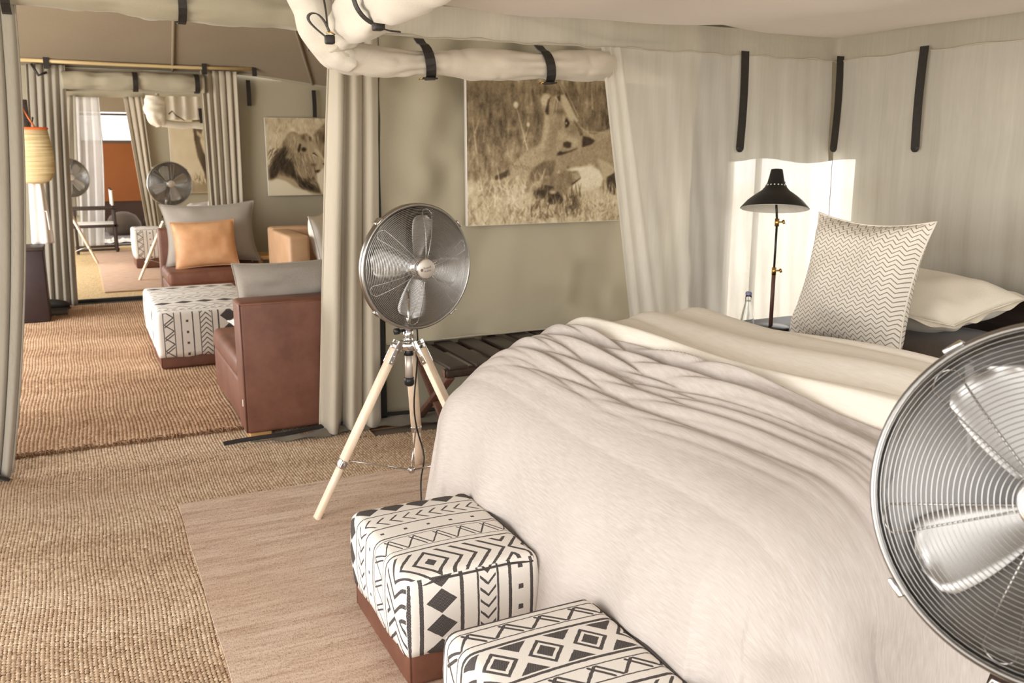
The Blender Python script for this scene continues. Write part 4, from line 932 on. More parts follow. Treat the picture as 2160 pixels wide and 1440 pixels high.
# corner straps with buckles
loop = [tuple(c) for c in smooth3([(.866, 3.27, 1.842), (.825, 3.27, 1.872), (.795, 3.26, 1.895), (.786, 3.26, 1.912), (.80, 3.26, 1.928), (.825, 3.26, 1.928), (.85, 3.265, 1.905), (.868, 3.27, 1.868)])]
nstrap(loop, (0, 1, .2), .03)
nstrap([(.862, 3.27, 1.885), (.858, 3.265, 1.93), (.848, 3.26, 1.99), (.84, 3.26, 2.05)], (.4, 1, .2), .026)
m = MB(); m.box((.868, 3.27, 1.842), (.034, .03, .032), bev=.006); nput(m.build('buckle', STRAP))
m = MB(); m.tube([(.852, 3.255, 1.862), (.868, 3.252, 1.866), (.884, 3.255, 1.858)], .003, 6); nput(m.build('buckle_pin', BRASS))
nstrap([(.965 + .088 * math.cos(q), 2.985 - .012 * math.sin(q * 2), 1.945 + .084 * math.sin(q)) for q in np.linspace(PI * .55, PI * 1.44, 18)], (0, 1, 0), .036)
m = MB(); m.box((.952, 2.965, 1.855), (.036, .044, .026), bev=.006); nput(m.build('buckle', STRAP))
m = MB(); m.tube([(.930, 2.942, 1.872), (.952, 2.938, 1.874), (.972, 2.942, 1.862)], .003, 6); nput(m.build('buckle_pin', BRASS))
nstrap([(.962, 2.955, 1.848), (.990, 2.955, 1.842), (1.025, 2.96, 1.842)], (0, 1, .3), .016)
m = MB(); m.tube([(.845, 3.5, 1.845), (.90, 3.5, 1.845)], .022, 14); nput(m.build('pole_end', STRAP))

# ------------------------------------------------------------------ bedside table, lamp, bottle
bt = empty('bedside_table', (3.02, 3.26, 0), 'dark bedside table under the black lamp', 'table')
m = MB(); m.box((0, 0, .60), (.56, .38, .03), bev=.006); m.build('table_top', DARKWOOD, bt)
for (a, b) in ((-1, -1), (1, -1), (1, 1), (-1, 1)):
    m = MB(); m.box((a * .25, b * .16, .292), (.035, .035, .585), bev=.004); m.build('leg', DARKWOOD, bt)
lamp = empty('table_lamp', (2.955, 3.22, .615), 'black lamp with flared shade and brass joints on the bedside table', 'lamp')
m = MB(); m.lathe([(0, 0), (.085, 0), (.088, .006), (.082, .014), (.012, .018), (0, .018)], None, 32); m.build('base', BLACKMET, lamp)
m = MB(); m.tube([(0, 0, .015), (0, 0, .28)], .0095, 14); m.build('stem', REDWOOD, lamp)
m = MB(); m.tube([(0, 0, .27), (0, 0, .505)], .0055, 12); m.tube([(0, 0, .51), (-.006, 0, .56), (-.012, 0, .60)], .0055, 12); m.build('stem', BLACKMET, lamp)
for z in (.28, .51):
    m = MB(); m.tube([(0, 0, z - .018), (0, 0, z + .018)], .0105, 14); m.tube([(0, 0, z + .002), (.032, -.012, z + .002)], .004, 8); m.tube([(.030, -.016, z - .006), (.030, -.008, z + .010)], .006, 8); m.build('joint', BRASS, lamp)
Ms = Matrix.Translation((-.020, 0, .575)) @ Matrix.Rotation(math.radians(11), 4, Vector((-.74, .67, 0)))
prof = [(.157, 0), (.150, .010), (.125, .038), (.095, .062), (.066, .082), (.050, .100), (.040, .120), (.033, .150), (.028, .175), (.026, .182)]
m = MB(); m.lathe([(.026, .178)] + prof[::-1], Ms, 48); 
sh = MB(); V_ = []
sh.v = []; sh.f = []; sh.sm = []
n = 48; F = []
for (r, z) in prof: 
    for k in range(n): q = 2 * PI * k / n; V_.append((r * math.cos(q), r * math.sin(q), z))
for i in range(len(prof) - 1):
    for k in range(n): F.append((i * n + k, i * n + (k + 1) % n, (i + 1) * n + (k + 1) % n, (i + 1) * n + k))
F.append(tuple((len(prof) - 1) * n + k for k in range(n)))
sh.add(V_, F, True, Ms); shade = sh.build('lamp_shade', BLACKMET, lamp)
inn = MB(); V2 = [(v[0] * .985, v[1] * .985, v[2] - .002) for v in V_]; inn.add(V2, [f[::-1] for f in F], True, Ms); inn.build('shade_lining', WHITEMET, shade)
m = MB()
for k in range(18): q = 2 * PI * k / 18; m.lathe([(0, 0), (.0035, 0), (.0035, .002), (0, .002)], Ms @ Matrix.Translation((.048 * math.cos(q), .048 * math.sin(q), .106)) @ Matrix.Rotation(q, 4, 'Z') @ Matrix.Rotation(PI / 2 - .5, 4, 'Y'), 8)
m.build('vent_holes', WHITEMET, shade)
m = MB(); m.tube([(.026, 0, .695), (.034, 0, .695)], .004, 8); m.build('switch', BLACKMET, shade)
GL = Mat('clear_glass', .02, spec=.5); GL.b.inputs['Transmission Weight'].default_value = 1.0; GL.b.inputs['IOR'].default_value = 1.3; GL.col(rgb(250, 252, 252))
bo = empty('water_bottle', (2.87, 3.29, .615), 'clear swing-top glass water bottle beside the black lamp', 'bottle')
m = MB(); m.lathe([(0, 0), (.034, 0), (.036, .006), (.035, .02), (.029, .06), (.021, .10), (.0155, .125), (.014, .14), (.014, .152), (.0165, .154), (.0165, .160), (.012, .161), (.012, .14), (.013, .125), (.018, .10), (.026, .06), (.032, .02), (.032, .008), (0, .006)], None, 28); m.build('glass', GL.m, bo)
m = MB(); m.lathe([(0, .158), (.013, .158), (.0155, .164), (.0155, .172), (.010, .178), (0, .179)], None, 20); m.build('stopper', plain('blue_grey_stopper', rgb(140, 140, 178), .4), bo)
m = MB(); m.tube([(-.017, 0, .13), (-.020, 0, .155), (-.014, 0, .176), (.014, 0, .176), (.020, 0, .155), (.017, 0, .13)], .0014, 6); m.tube([(.0165 * math.cos(q), .0165 * math.sin(q), .132) for q in np.linspace(0, 2 * PI, 20)], .0014, 6); m.build('wire_bail', CHROME, bo)
m = MB(); m.tube(smooth_path([(NX - .05, NY - .06, 1.42), (NX - .055, NY - .07, 1.1), (NX - .04, NY - .06, .8), (NX - .06, NY - .07, .4)]), .002, 5); nput(m.build('pull_cord', GREYINK))

# ------------------------------------------------------------------ luggage racks
def rack(label, x0, x1, y0, y1, top, nsl):
    root = empty('luggage_rack', ((x0 + x1) / 2, (y0 + y1) / 2, 0), label, 'luggage rack', 'slatted luggage racks'); cx, cy = (x0 + x1) / 2, (y0 + y1) / 2
    for yy, nm in ((y0 + .022, 'rail'), (y1 - .022, 'rail')):
        m = MB(); m.box((0, yy - cy, top - .035), (x1 - x0, .045, .05), bev=.02, seg=3); r_ = m.build('rail', DARKWOOD, root)
        for sx in (-1, 1):
            c = MB(); c.box((sx * ((x1 - x0) / 2), yy - cy, top - .035), (.006, .036, .042), bev=.003); c.build('end_cap', REDWOOD, r_)
    p = (x1 - x0) / nsl
    for i in range(nsl):
        m = MB(); m.box((x0 + p * (i + .5) - cx, 0, top - .008), (p * .70, y1 - y0 + .004, .018), bev=.005); sl = m.build('slat', plain('dark_slat', rgb(66, 56, 50), .45, scale=30) if i == 0 else bpy.data.materials['dark_slat'], root)
        m = MB(); m.box((x0 + p * (i + .5) + p * .35 - cx, 0, top - .012), (.006, y1 - y0, .016), bev=.002); m.build('edge', REDWOOD, sl)
    for sx in (-1, 1):
        for d in (-1, 1):
            a = Vector((sx * ((x1 - x0) / 2 - .05) + d * .012, d * (y1 - y0) / 2 * .9, top - .06)); b = Vector((a.x, -a.y, .0))
            m = MB(); M_ = frame_to(a, b); L = (b - a).length; m.box((0, 0, L / 2), (.045, .022, L), M=M_, bev=.003); m.build('leg', REDWOOD, root)
    m = MB(); m.tube([(-(x1 - x0) / 2 + .05, 0, .18), ((x1 - x0) / 2 - .05, 0, .18)], .01, 8); m.build('stretcher', REDWOOD, root)
    return root
rack('dark slatted luggage rack right behind the tripod fan', 1.53, 2.10, 3.88, 4.46, .43, 4)
rack('second dark luggage rack mostly hidden behind the bed throw', 2.14, 2.74, 4.30, 4.86, .43, 4)

# ------------------------------------------------------------------ lounge furniture
def slipper(label, x0, x1, yb, yf, zs, zb, mat, tb=.19, cat='armchair'):
    """armless leather chair: backrest at yb, seat reaching towards yf"""
    sgn = 1 if yf > yb else -1; cx = (x0 + x1) / 2; root = empty('leather_armchair', (cx, (yb + yf) / 2, 0), label, cat, 'leather lounge chairs'); cy = (yb + yf) / 2
    def bx(c, d, bev, nm, mt, par=root):
        m = MB(); m.box((c[0] - cx, c[1] - cy, c[2]), d, bev=bev, seg=4); return m.build(nm, mt, par)
    W = x1 - x0; b = bx((cx, yb + sgn * tb / 2, .03 + (zb - .03) / 2), (W, tb, zb - .03), .022, 'backrest', mat)
    for sx in (-1, 1):
        m = MB(); xx = sx * (W / 2 - .006); m.tube([(xx, yb - cy + sgn * .004, .04), (xx, yb - cy + sgn * .004, zb - .012), (xx, yb + sgn * (tb - .004) - cy, zb - .012)], .0045, 6); m.build('piping', mat, b)
    m = MB(); m.tube([(-W / 2 + .01, yb - cy + sgn * .003, zb - .012), (W / 2 - .01, yb - cy + sgn * .003, zb - .012)], .0045, 6); m.build('piping', mat, b)
    L = abs(yf - yb) - tb; ym = yb + sgn * (tb + L / 2)
    bx((cx, ym, .03 + (zs - .13) / 2), (W - .01, L, zs - .16), .02, 'seat_base', mat)
    bx((cx, ym, zs - .065), (W, L, .13), .04, 'seat_cushion', mat)
    for (sx) in (-1, 1):
        for (yy) in (yb + sgn * .07, yf - sgn * .08): bx((cx + sx * (W / 2 - .08), yy, .016), (.11, .07, .032), .004, 'foot', OAK)
    return root
ca = slipper('brown leather armchair seen from behind, left of the linen curtain', .675, 1.345, 4.495, 5.58, .40, .715, LEATHER)
m = MB(); m.box((-.336, -.50, .19), (.002, .012, .035)); m.build('maker_tag', WHITECUSH, ca)
slipper('brown leather armchair facing the camera with grey and orange cushions', .665, 1.50, 9.12, 8.28, .41, .74, LEATHER)
o = cushion('grey_cushion', 'soft grey linen cushion peeking over the back of the near armchair', 'cushion', (1.02, 4.80, .66), .64, .46, .20, GREYLIN, (0, 0, 0), 8, wr=.012); orient(o, (1, 0, .02), (0, -.15, 1))
o = cushion('grey_cushion', 'large grey cushion behind the orange cushion', 'cushion', (1.115, 8.78, .70), .86, .58, .20, GREYCUSH, (0, 0, 0), 9, pinch=.12); orient(o, (1, 0, .02), (0, .22, 1))
o = cushion('orange_cushion', 'orange leather cushion on the far brown armchair', 'cushion', (1.03, 8.55, .622), .56, .43, .16, LEATHER_OR, (0, 0, 0), 10, pinch=.07); orient(o, (1, 0, .03), (0, .25, 1))
o = cushion('white_throw_cushion', 'small white cushion lying on the seat of the near armchair', 'cushion', (1.0, 5.25, .46), .50, .36, .12, WHITECUSH, (0, 0, 0), 14)
so = empty('leather_sofa', (2.2, 8.0, 0), 'tan leather sofa partly hidden behind the linen curtain', 'sofa')
def sb(c, d, bev, nm):
    m = MB(); m.box((c[0] - 2.2, c[1] - 8.0, c[2]), d, bev=bev, seg=4); return m.build(nm, LEATHER_TAN, so)
sb((1.665, 7.95, .395), (.18, .85, .72), .03, 'armrest'); sb((2.85, 7.95, .395), (.18, .85, .72), .03, 'armrest'); sb((2.26, 7.9, .17), (1.02, .8, .26), .03, 'seat_base'); sb((2.26, 7.86, .36), (1.02, .8, .16), .05, 'seat_cushion'); sb((2.26, 8.38, .40), (1.36, .2, .74), .03, 'backrest')
m = MB(); m.tube([(-.545, -.42, .06), (-.545, -.425, .72), (-.525, -.425, .745)], .006, 6); m.build('piping', LEATHER_TAN, so)
o = cushion('white_cushion', 'white cushion on the tan sofa beside the curtain', 'cushion', (1.93, 7.72, .70), .46, .46, .18, WHITECUSH, (0, 0, 0), 15, pinch=.10); orient(o, (.55, .8, .05), (-.15, .15, 1))
o = cushion('charcoal_cushion', 'dark grey cushion behind the white cushion on the tan sofa', 'cushion', (2.22, 7.90, .68), .46, .46, .16, GREYCUSH, (0, 0, 0), 16, pinch=.10); orient(o, (.8, .5, .0), (-.05, .2, 1))
st = empty('side_table', (1.72, 8.92, 0), 'small tan wooden side table between armchair and tan sofa', 'table')
m = MB(); m.box((0, 0, .445), (.40, .36, .035), bev=.006); m.build('table_top', OAK, st)
for (a, b) in ((-1, -1), (1, -1), (1, 1), (-1, 1)):
    m = MB(); m.box((a * .16, b * .14, .225), (.04, .04, .42), bev=.004); m.build('leg', OAK, st)

# coat stand corner at the left
cs = empty('coat_stand', (-.33, 8.95, 0), 'dark post of a coat stand behind the basket bag', 'coat stand')
m = MB(); m.box((0, 0, .95), (.055, .055, 1.88), bev=.006); m.build('post', DARKWOOD, cs)
m = MB(); m.box((0, 0, .02), (.34, .34, .03), bev=.008); m.build('base', DARKWOOD, cs)
m = MB(); m.tube([(0, -.02, 1.72), (.05, -.07, 1.70), (.06, -.09, 1.74)], .008, 8); m.build('hook', STRAP, cs)
cb = empty('dark_trunk', (-.40, 8.65, 0), 'dark upright trunk standing beside the lounge back curtain', 'trunk')
m = MB(); m.box((0, 0, .33), (.22, .36, .62), bev=.012); m.build('body', plain('dark_lacquer', rgb(52, 38, 38), .4), cb)
m = MB(); m.box((0, 0, .645), (.235, .375, .03), bev=.008); m.build('lid', DARKWOOD, cb)
STRAW = Mat('straw_basketry', .85, spec=.2); wv = STRAW.noise(STRAW.coord('Object', (3, 3, 90)), 1, 3); wv2 = STRAW.noise(STRAW.coord('Object', (60, 60, 3)), 1, 2)
STRAW.col(STRAW.ramp(wv, [(.3, rgb(190, 164, 112)), (.7, rgb(232, 214, 170))])); STRAW.bump(wv, .6, .006); STRAW.bump(wv2, .4, .004)
ORANGE = plain('orange_binding', rgb(226, 112, 54), .6)
bk = empty('basket_bag', (-.30, 8.72, 1.18), 'round straw basket bag with orange rim hanging at the left curtain', 'bag')
m = MB(); m.lathe([(0, 0), (.07, .004), (.125, .03), (.155, .09), (.165, .17), (.162, .26), (.15, .36), (.135, .46), (.128, .46), (.14, .36), (.152, .26), (.155, .17), (.14, .09), (.11, .04), (0, .012)], Matrix.Diagonal((1, .6, 1, 1)), 36); m.build('basket', STRAW.m, bk)
m = MB(); m.tube([(.132 * math.cos(q), .079 * math.sin(q), .463) for q in np.linspace(0, 2 * PI, 33)[:-1]], .011, 8, closed=True); m.build('rim', ORANGE, bk)
m = MB(); m.tube([(-.09, -.03, .46), (-.06, -.02, .55), (-.03, 0, .62), (0, .0, .55), (.05, -.02, .46)], .007, 8); m.build('strap', ORANGE, bk)
rb = empty('white_robe', (-.30, 8.9, .66), 'white cloth robe hanging below the basket bag', 'robe')
nu = 40; V = []
for t in np.linspace(0, 1, 24):
    for k in range(nu): q = 2 * PI * k / nu; r_ = (.045 + .035 * t) * (1 + .22 * math.sin(q * 5 + t)); V.append((r_ * math.cos(q), r_ * .7 * math.sin(q) - .06, 1.0 * (1 - t) * .62))
mb = MB(); mb.add(V, [tuple(f) for f in grid_faces(nu, 24, True)] + [tuple(range(nu - 1, -1, -1)), tuple(23 * nu + k for k in range(nu))]); mb.build('cloth', WHITECUSH, rb)
m = MB(); m.tube([(-.04, -.07, .30), (.06, -.10, .28), (.07, -.11, .12)], .008, 6); m.build('belt', WHITECUSH, rb)
sh_ = empty('shoe', (-.27, 9.15, .02), 'dark shoe on the rug at the foot of the lounge back curtain', 'shoe')
m = MB(); m.tube([(-.12, 0, .045), (-.06, 0, .055), (.02, 0, .05), (.09, 0, .035), (.13, 0, .03)], [.035, .045, .042, .038, .018], 14); m.build('upper', STRAP, sh_); m = MB(); m.box((0, 0, .008), (.27, .085, .016), bev=.007); m.build('sole', BLACKP, sh_)

# ------------------------------------------------------------------ framed prints (flat pictures painted into vertex colours)
PRINT = Mat('sepia_print', .75, spec=.2); at = PRINT.nt.nodes.new('ShaderNodeAttribute'); at.attribute_name = 'ink'; PRINT.lk(at.outputs['Color'], PRINT.b.inputs['Base Color'])
class Paint:
    def __init__(s, x0, x1, y0, y1, nx, ny):   # paint coordinates, y downwards
        s.x0, s.x1, s.y0, s.y1, s.nx, s.ny = x0, x1, y0, y1, nx, ny
        s.X, s.Y = np.meshgrid(np.linspace(x0, x1, nx), np.linspace(y0, y1, ny)); s.A = np.full((ny, nx), .5); s.r = np.random.default_rng(4)
        s.sc = nx / (x1 - x0); s.tr = (0, 0, 1)
    def blur(s, A, px):
        k = max(1, int(px * s.sc))
        for _ in range(2):
            for ax in (0, 1):
                P_ = np.pad(A, [(k, k) if a == ax else (0, 0) for a in (0, 1)], mode='edge'); c = np.cumsum(P_, axis=ax); c = np.insert(c, 0, 0, axis=ax)
                n_ = A.shape[ax]; A = (np.take(c, np.arange(2 * k + 1, 2 * k + 1 + n_), axis=ax) - np.take(c, np.arange(n_), axis=ax)) / (2 * k + 1)
        return A
    def mask(s, pts, soft=4):
        ox, oy, k_ = s.tr; pts = [(ox + a * k_, oy + b * k_) for a, b in pts]; soft = soft * k_ if k_ != 1 else soft
        M = np.zeros_like(s.A, bool); n = len(pts)
        for i in range(n):
            (xa, ya), (xb, yb) = pts[i], pts[(i + 1) % n]
            if ya == yb: continue
            M ^= ((ya > s.Y) != (yb > s.Y)) & (s.X < (xb - xa) * (s.Y - ya) / (yb - ya) + xa)
        return s.blur(M.astype(float), soft)
    def poly(s, pts, t, soft=4, tex=0.0, op=1.0):
        m = s.mask(pts, soft) * op; tt = t
        if tex: tt = t + tex * s.tex(10, 30)
        s.A = s.A * (1 - m) + tt * m
    def ell(s, cx, cy, rx, ry, t, soft=.35, op=1.0, ang=0):
        cx, cy, rx, ry = s.tr[0] + cx * s.tr[2], s.tr[1] + cy * s.tr[2], rx * s.tr[2], ry * s.tr[2]
        ca, sa = math.cos(ang), math.sin(ang); dx = s.X - cx; dy = s.Y - cy; d = np.hypot((dx * ca + dy * sa) / rx, (-dx * sa + dy * ca) / ry); m = np.clip((1 + soft - d) / (2 * soft), 0, 1) * op; s.A = s.A * (1 - m) + t * m
    def tex(s, cx, cy):
        nx_ = max(3, int((s.x1 - s.x0) / cx)); ny_ = max(3, int((s.y1 - s.y0) / cy)); g = s.r.normal(size=(ny_ + 2, nx_ + 2)); u = np.linspace(0, nx_, s.nx); v = np.linspace(0, ny_, s.ny); ui = u.astype(int); vi = v.astype(int); fu = (u - ui)[None]; fv = (v - vi)[:, None]
        return (g[np.ix_(vi, ui)] * (1 - fu) + g[np.ix_(vi, ui + 1)] * fu) * (1 - fv) + (g[np.ix_(vi + 1, ui)] * (1 - fu) + g[np.ix_(vi + 1, ui + 1)] * fu) * fv
    def stroke(s, x0, y0, x1, y1, w_, t, op=1.0, bend=0):
        ox, oy, k_ = s.tr; x0, y0, x1, y1, w_ = ox + x0 * k_, oy + y0 * k_, ox + x1 * k_, oy + y1 * k_, w_ * k_; pad = w_ * 2 + abs(bend); 
        i0 = int(np.clip((min(x0, x1) - pad - s.x0) * s.sc, 0, s.nx)); i1 = int(np.clip((max(x0, x1) + pad - s.x0) * s.sc + 1, 0, s.nx)); sy = s.ny / (s.y1 - s.y0)
        j0 = int(np.clip((min(y0, y1) - pad - s.y0) * sy, 0, s.ny)); j1 = int(np.clip((max(y0, y1) + pad - s.y0) * sy + 1, 0, s.ny))
        if i1 <= i0 or j1 <= j0: return
        Xs = s.X[j0:j1, i0:i1]; Ys = s.Y[j0:j1, i0:i1]; dx, dy = x1 - x0, y1 - y0; L2 = dx * dx + dy * dy + 1e-6
        u = np.clip(((Xs - x0) * dx + (Ys - y0) * dy) / L2, 0, 1); b = bend * u * u; d = np.hypot(Xs - x0 - u * dx - b, Ys - y0 - u * dy)
        m = np.clip(1.5 - d / (w_ * (1.1 - .7 * u)), 0, 1) * op; s.A[j0:j1, i0:i1] = s.A[j0:j1, i0:i1] * (1 - m) + t * m
    def grass(s, n, xr, yr, L, tones, w_=3, op=.8, lean=.35):
        for _ in range(n):
            x = s.r.uniform(*xr); y = s.r.uniform(*yr); l = s.r.uniform(*L); a = s.r.normal(0, lean); s.stroke(x, y, x + math.sin(a) * l, y - math.cos(a) * l, w_ * s.r.uniform(.6, 1.3), s.r.uniform(*tones), op, s.r.normal(0, l * .12))
    def color(s):
        t = np.clip(s.A, 0, 1); st = [(0, (38, 31, 24)), (.25, (92, 78, 60)), (.5, (150, 132, 104)), (.75, (202, 186, 154)), (1, (240, 230, 206))]
        xs_ = [a for a, _ in st]; C = np.stack([np.interp(t, xs_, [c[i] for _, c in st]) for i in range(3)], -1) / 255.0
        C = np.where(C <= .04045, C / 12.92, ((C + .055) / 1.055) ** 2.4); return np.concatenate([C, np.ones(t.shape + (1,))], -1)
def print_object(name, label, P_, xw, y, zw, depth=.03):
    """xw = (x left, x right), zw = (z bottom, z top); faces -Y"""
    cx, cz = (xw[0] + xw[1]) / 2, (zw[0] + zw[1]) / 2; root = empty(name, (cx, y, cz), label, 'picture')
    m = MB(); m.box((0, 0, 0), (xw[1] - xw[0], depth, zw[1] - zw[0]), bev=.003, seg=1); m.build('canvas_edge', WHITECUSH, root)
    xs_ = np.linspace(-1, 1, P_.nx) * ((xw[1] - xw[0]) / 2 - .002); zs_ = np.linspace(1, -1, P_.ny) * ((zw[1] - zw[0]) / 2 - .002); Xg, Zg = np.meshgrid(xs_, zs_)
    F = grid_faces(P_.nx, P_.ny)[:, ::-1]
    o = mesh_np('printed_face', np.stack([Xg, np.full_like(Xg, -depth / 2 - .0012), Zg], -1).reshape(-1, 3), F, PRINT.m, root, False)
    ca_ = o.data.color_attributes.new('ink', 'FLOAT_COLOR', 'POINT'); ca_.data.foreach_set('color', P_.color().reshape(-1).astype(np.float32))
    return root
# lionesses lying in dry grass
P = Paint(95, 1065, 440, 1425, 380, 380)
P.A[:] = np.interp(P.Y, [440, 540, 620, 860, 960, 1150, 1250, 1425], [.62, .56, .38, .34, .46, .50, .66, .72]) + .10 * P.tex(9, 60) + .08 * P.tex(30, 40) + .04 * P.tex(4, 8)
P.grass(420, (95, 1065), (600, 980), (40, 120), (.25, .56), 4, .40); P.A = P.blur(P.A, 3); P.ell(210, 620, 120, 60, .25, .8, .5); P.ell(180, 900, 90, 60, .22, .8, .5); P.ell(330, 740, 90, 50, .24, .8, .4)
P.grass(200, (95, 560), (920, 1180), (30, 90), (.35, .78), 3, .5); P.grass(40, (640, 1065), (560, 800), (60, 160), (.45, .62), 3, .4, .2)
P.tr = (360, 570, 1 / 3)
P.poly([(1340, 880), (1560, 920), (1960, 780), (2150, 700), (2150, 1300), (1250, 1200)], .60, 12, .02)
P.poly([(560, 260), (600, 210), (680, 200), (740, 240), (800, 225), (850, 225), (900, 210), (960, 205), (1010, 260), (1080, 400), (1170, 600), (1250, 720), (1310, 820), (1350, 930), (1560, 1030), (1500, 1120), (1320, 1165), (1200, 1180), (1000, 1280), (850, 1310), (700, 1450), (400, 1500), (60, 1470), (300, 1230), (560, 1070), (570, 900), (600, 700), (590, 560), (540, 400), (525, 300)], .57, 9, .03)
P.poly([(600, 590), (690, 590), (700, 800), (640, 1000), (600, 1150), (520, 1300), (460, 1450), (380, 1450), (480, 1200), (560, 1080), (580, 850)], .69, 26)
P.poly([(700, 800), (830, 700), (840, 950), (760, 1250), (690, 1300), (680, 1050)], .52, 30)
P.ell(622, 315, 88, 112, .80, .25); P.poly([(740, 240), (705, 300), (680, 400), (685, 570), (640, 575), (608, 520), (640, 400), (665, 300)], .10, 8)
P.poly([(745, 250), (810, 230), (880, 330), (900, 460), (820, 540), (700, 550), (690, 400)], .56, 12)
for i in range(4): P.stroke(800 + 22 * i, 270 + 10 * i, 758 + 26 * i, 545, 7, (.78, .30)[i % 2], .8)
P.poly([(820, 250), (900, 210), (890, 330), (860, 325)], .12, 7); P.stroke(805, 250, 880, 370, 12, .84, .9)
P.ell(900, 520, 95, 45, .30, .7, .9); P.poly([(900, 240), (960, 205), (1010, 270), (1100, 420), (1190, 600), (1260, 680), (1180, 700), (1080, 660), (1010, 540), (940, 400)], .74, 12)
P.ell(880, 740, 60, 120, .44, .9, .7); P.poly([(1150, 640), (1230, 740), (1300, 820), (1345, 930), (1290, 960), (1230, 820), (1170, 720)], .26, 12)
P.ell(1130, 860, 120, 90, .46, .5, .8); P.ell(945, 930, 75, 85, .67, .6, .9); P.poly([(1010, 615), (1085, 720), (1050, 785), (1000, 815), (975, 720)], .06, 7); P.ell(1012, 722, 14, 22, .78, .3); P.stroke(965, 650, 985, 790, 9, .80, .8)
P.ell(1130, 1070, 115, 105, .68, .4); P.poly([(960, 1080), (1040, 1050), (1120, 1080), (1110, 1165), (1040, 1185), (960, 1150)], .08, 10); P.ell(1000, 1215, 70, 35, .55, .6)
P.poly([(1335, 950), (1480, 980), (1585, 1040), (1500, 1115), (1325, 1165)], .08, 8); P.stroke(1300, 800, 1560, 990, 12, .78, .7); P.stroke(1330, 860, 1950, 905, 14, .72, .6)
P.poly([(835, 1285), (900, 1230), (960, 1250), (1080, 1230), (1260, 1160), (1060, 1280), (960, 1320), (835, 1315)], .07, 8)
P.tr = (60, 900, .472)
P.poly([(100, 560), (850, 540), (870, 700), (700, 760), (150, 740)], .50, 14, .05); P.poly([(900, 420), (1050, 300), (1250, 235), (1450, 170), (1600, 130), (1900, 0), (2100, -90), (2130, 500), (2060, 480), (1900, 360), (1700, 330), (1400, 360), (1200, 460), (1000, 460)], .54, 8, .02)
P.poly([(610, 385), (760, 220), (1000, 80), (1060, 300), (900, 420), (860, 560), (600, 570), (420, 570), (200, 560), (420, 540), (600, 480)], .62, 12, .03); P.poly([(415, 490), (600, 410), (612, 470), (500, 530), (425, 535)], .16, 8)
for i in range(10): P.stroke(640 + i * 22, 340 + (i * 37) % 60, 670 + i * 22, 365 + (i * 37) % 60, 6, .25, .6)
P.poly([(900, 400), (1060, 300), (1210, 290), (1190, 440), (1160, 505), (1080, 490), (900, 610), (860, 520)], .33, 14, .04)
P.poly([(1330, 420), (1450, 390), (1700, 360), (1830, 430), (1880, 540), (1850, 640), (1700, 700), (1500, 720), (1400, 650), (1550, 540), (1530, 440)], .95, 14); P.poly([(1790, 270), (1950, 330), (2045, 400), (2020, 480), (1900, 560), (1860, 470)], .70, 16)
P.poly([(915, 600), (1000, 520), (1120, 510), (1250, 460), (1500, 430), (1560, 520), (1440, 625), (1380, 660), (1330, 770), (1180, 860), (1000, 780), (905, 740)], .43, 9, .05); P.poly([(1440, 470), (1520, 440), (1560, 520), (1455, 600)], .60, 8); P.stroke(1445, 605, 1560, 525, 10, .08)
P.poly([(925, 690), (1050, 600), (1200, 640), (1110, 700), (1250, 700), (1330, 800), (1300, 865), (1150, 870), (1050, 790), (945, 790)], .10, 10, .04); P.ell(1180, 710, 42, 20, .70, .5); P.ell(960, 600, 55, 55, .66, .6, .8); P.stroke(1030, 530, 1075, 400, 12, .74)
P.poly([(1930, 520), (2060, 450), (2080, 780), (1990, 745), (1940, 665)], .12, 10)
P.poly([(1375, 760), (1545, 740), (1520, 1040), (1480, 1055), (1400, 985)], .22, 12, .06)
P.ell(640, 830, 260, 110, .84, .8, .6); P.ell(130, 640, 60, 100, .9, .8, .8); P.ell(1800, 860, 120, 110, .84, .8, .6); P.ell(1600, 700, 200, 60, .8, .8, .6)
P.tr = (0, 0, 1)
P.grass(420, (95, 1065), (1290, 1425), (30, 110), (.45, .98), 2.6, .75, .5); P.grass(160, (95, 1065), (1300, 1425), (20, 60), (.2, .42), 2.6, .55, .6); P.grass(110, (130, 460), (1200, 1340), (60, 140), (.75, 1.0), 2.6, .85, .45); P.grass(70, (820, 1065), (1220, 1330), (30, 90), (.7, .98), 2.6, .8, .4); P.grass(40, (480, 720), (1310, 1400), (40, 110), (.1, .3), 3, .7, .4); P.grass(30, (700, 800), (1240, 1400), (60, 120), (.15, .35), 3, .8, .2); P.grass(30, (480, 560), (1130, 1220), (30, 80), (.6, .85), 2.5, .7, .4)
P.stroke(455, 972, 388, 715, 3, .84); P.ell(385, 708, 14, 19, .88, .3); P.stroke(430, 935, 462, 830, 2.6, .82); P.ell(460, 822, 10, 14, .84, .3); P.stroke(150, 990, 130, 800, 2.5, .78); P.stroke(140, 880, 170, 790, 2.5, .76); P.stroke(775, 770, 665, 560, 3, .74, .8); P.stroke(765, 790, 640, 555, 3, .74, .8); P.stroke(865, 720, 857, 560, 4, .72, .8); P.ell(395, 1145, 12, 16, .82, .3); P.stroke(395, 1150, 425, 1240, 3, .8)
P.A = P.blur(P.A, 1.2) + .030 * P.tex(5, 7) + .02 * P.tex(14, 14); P.A = .08 + .92 * P.A
print_object('lioness_print', 'large sepia canvas print of two lionesses lying in grass', P, (1.858, 2.815), 4.372, (1.062, 1.93), .03)
